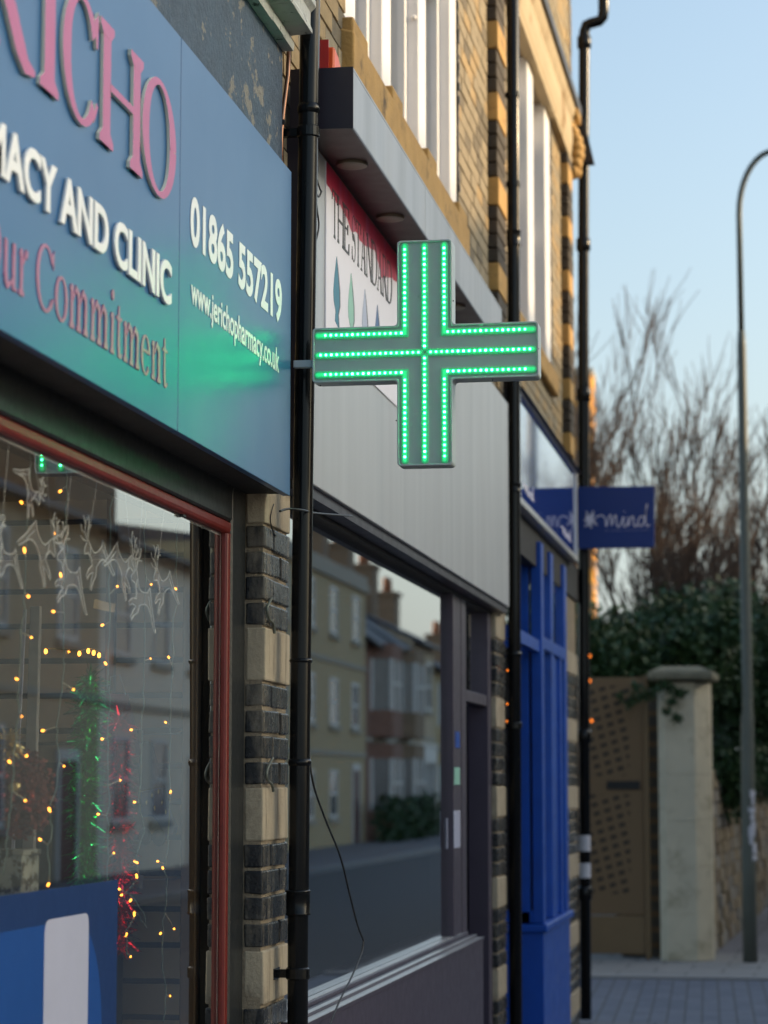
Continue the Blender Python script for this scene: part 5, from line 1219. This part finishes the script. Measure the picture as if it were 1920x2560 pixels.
# ivy sprays on the pillar
r = random.Random(41)
for lb, pts in (('ivy spray hanging down the upper face of the stone pillar', ((1672, 1718), (1690, 1728), (1705, 1735), (1655, 1712), (1640, 1720), (1690, 1795), (1665, 1780), (1680, 1755))),
                ('ivy spray trailing over the top of the bronze gate', ((1630, 1735), (1612, 1737), (1600, 1740), (1585, 1750), (1570, 1760), (1550, 1740), (1590, 1720)))):
    mb = MB()
    for u, v in pts: leafcloud(mb, pyy(u, v, 23.34), .06, .03, .065, 30, .026, r, .1)
    for (u, v), (u1, v1) in zip(pts[:-1], pts[1:]): mb.tube([pyy(u, v, 23.36), pyy(u1, v1, 23.36)], .004, 4)
    tag(mb.build('ivy_spray', 'hedge'), lb, 'ivy')
# bare trees
def bare_tree(label, base, h, seed, lean, spread=.42, n0=5, group='bare trees behind the evergreens'):
    n0 += 1
    r = random.Random(seed); t = thing('bare_tree', label, 'tree', base, group)
    tr = MB(); tw = MB(); cnt = [0]
    def grow(p, d, L_, rd, lev):
        n = 4; pts = [p]; rs = [rd]; q = Vector(p); dd = Vector(d)
        for i in range(n):
            dd = (dd+Vector((r.gauss(0, .11), r.gauss(0, .11), r.gauss(.05, .06)))).normalized(); q = q+dd*L_/n; pts.append(Vector(q)); rs.append(rd*(1-.5*(i+1)/n))
        (tr if lev < 2 else tw).tube(pts, rs, 6 if lev < 2 else 4, caps=False); cnt[0] += 1
        if lev >= 5: return
        k = (r.randint(2, 3) if lev < 3 else r.randint(2, 4)) if lev else n0
        for i in range(k+(1 if lev > 0 else 0)):
            f = r.uniform(.35, 1.0) if lev else r.uniform(.55, 1.0); j = min(int(f*n), n-1); c = pts[j].lerp(pts[j+1], f*n-j)
            a = Vector((r.gauss(0, 1), r.gauss(0, 1), r.gauss(0, .35))).normalized()
            nd = (dd+a*spread*r.uniform(.6, 1.3)+Vector((lean*.25, 0, .18))).normalized()
            grow(c, nd, L_*r.uniform(.55, .80), max(.0062, rs[j]*r.uniform(.48, .68)), lev+1)
    grow(Vector(base), Vector((lean, 0, 1)).normalized(), h*.34, h*.017, 0)
    tr.build('trunk', 'bark', t, smooth=True); tw.build('twigs', 'twig', t, smooth=True)
bare_tree('slender bare tree rising close behind the end drainpipe', (-1.9, 31, 0), 9.4, 1, .02, .30)
bare_tree('bare tree behind the navy hanging sign with upright branches', (-.9, 32, 0), 8.8, 2, .12, .32, 6)
bare_tree('bare forked tree between the navy sign and the street lamp', (-.2, 33, 0), 8.2, 3, .16, .34, 6)
bare_tree('low bare tree just left of the street lamp shaft', (.35, 31, 0), 7.0, 5, .10, .36, 6)
bare_tree('faint far bare tree to the other side of the street lamp', (2.1, 46, 0), 9.2, 7, .10, .4, 5)
# sunlit brick chimney of a far house
fc = thing('far_chimney_tower', 'tall orange brick stack catching the sun beside the end drainpipe', 'chimney', (-4.3, 60, 0))
y_ = 60
xr, zt = hy(1476.5, 934, 60)
box('stack', 'amberbrick', fc, xr-1.5, xr, 60, 61.6, 0, zt) if 'amberbrick' in M else None
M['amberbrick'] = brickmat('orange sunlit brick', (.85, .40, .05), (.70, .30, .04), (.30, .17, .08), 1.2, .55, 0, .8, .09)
box('stack', 'amberbrick', fc, xr-1.2, xr, 60, 61.3, 0, zt); box('cap', 'paleband', fc, xr-1.25, xr+.03, 59.95, 61.35, zt, zt+.15)
# small amber string lights
def bulbs(label, pts, yy, size):
    P = [pyy(u, v, yy) for u, v in pts]
    t = thing('string_light', label, 'string lights', P[0], 'amber string lights beside the pipes')
    MB().tube([p+Vector((0, .01, 0)) for p in P], .003, 5).build('wire', 'cable', t)
    for p in P: MB().blob(p, size, size, size*1.3, 8, 6).build('bulb', M_AMB, t, smooth=True)
M_AMB = emat('amber bulb', (1.0, .22, .02), 1.0)
bulbs('short amber light string beside the brick pilaster of the grey shop', [(1269, 1676), (1268, 1760), (1267, 1803)], 12.72, .0038)
bulbs('amber light string hanging in front of the bronze gate by the end pipe', [(1474, 1640), (1474, 1702), (1479, 1802), (1475, 1834)], 22.9, .011)
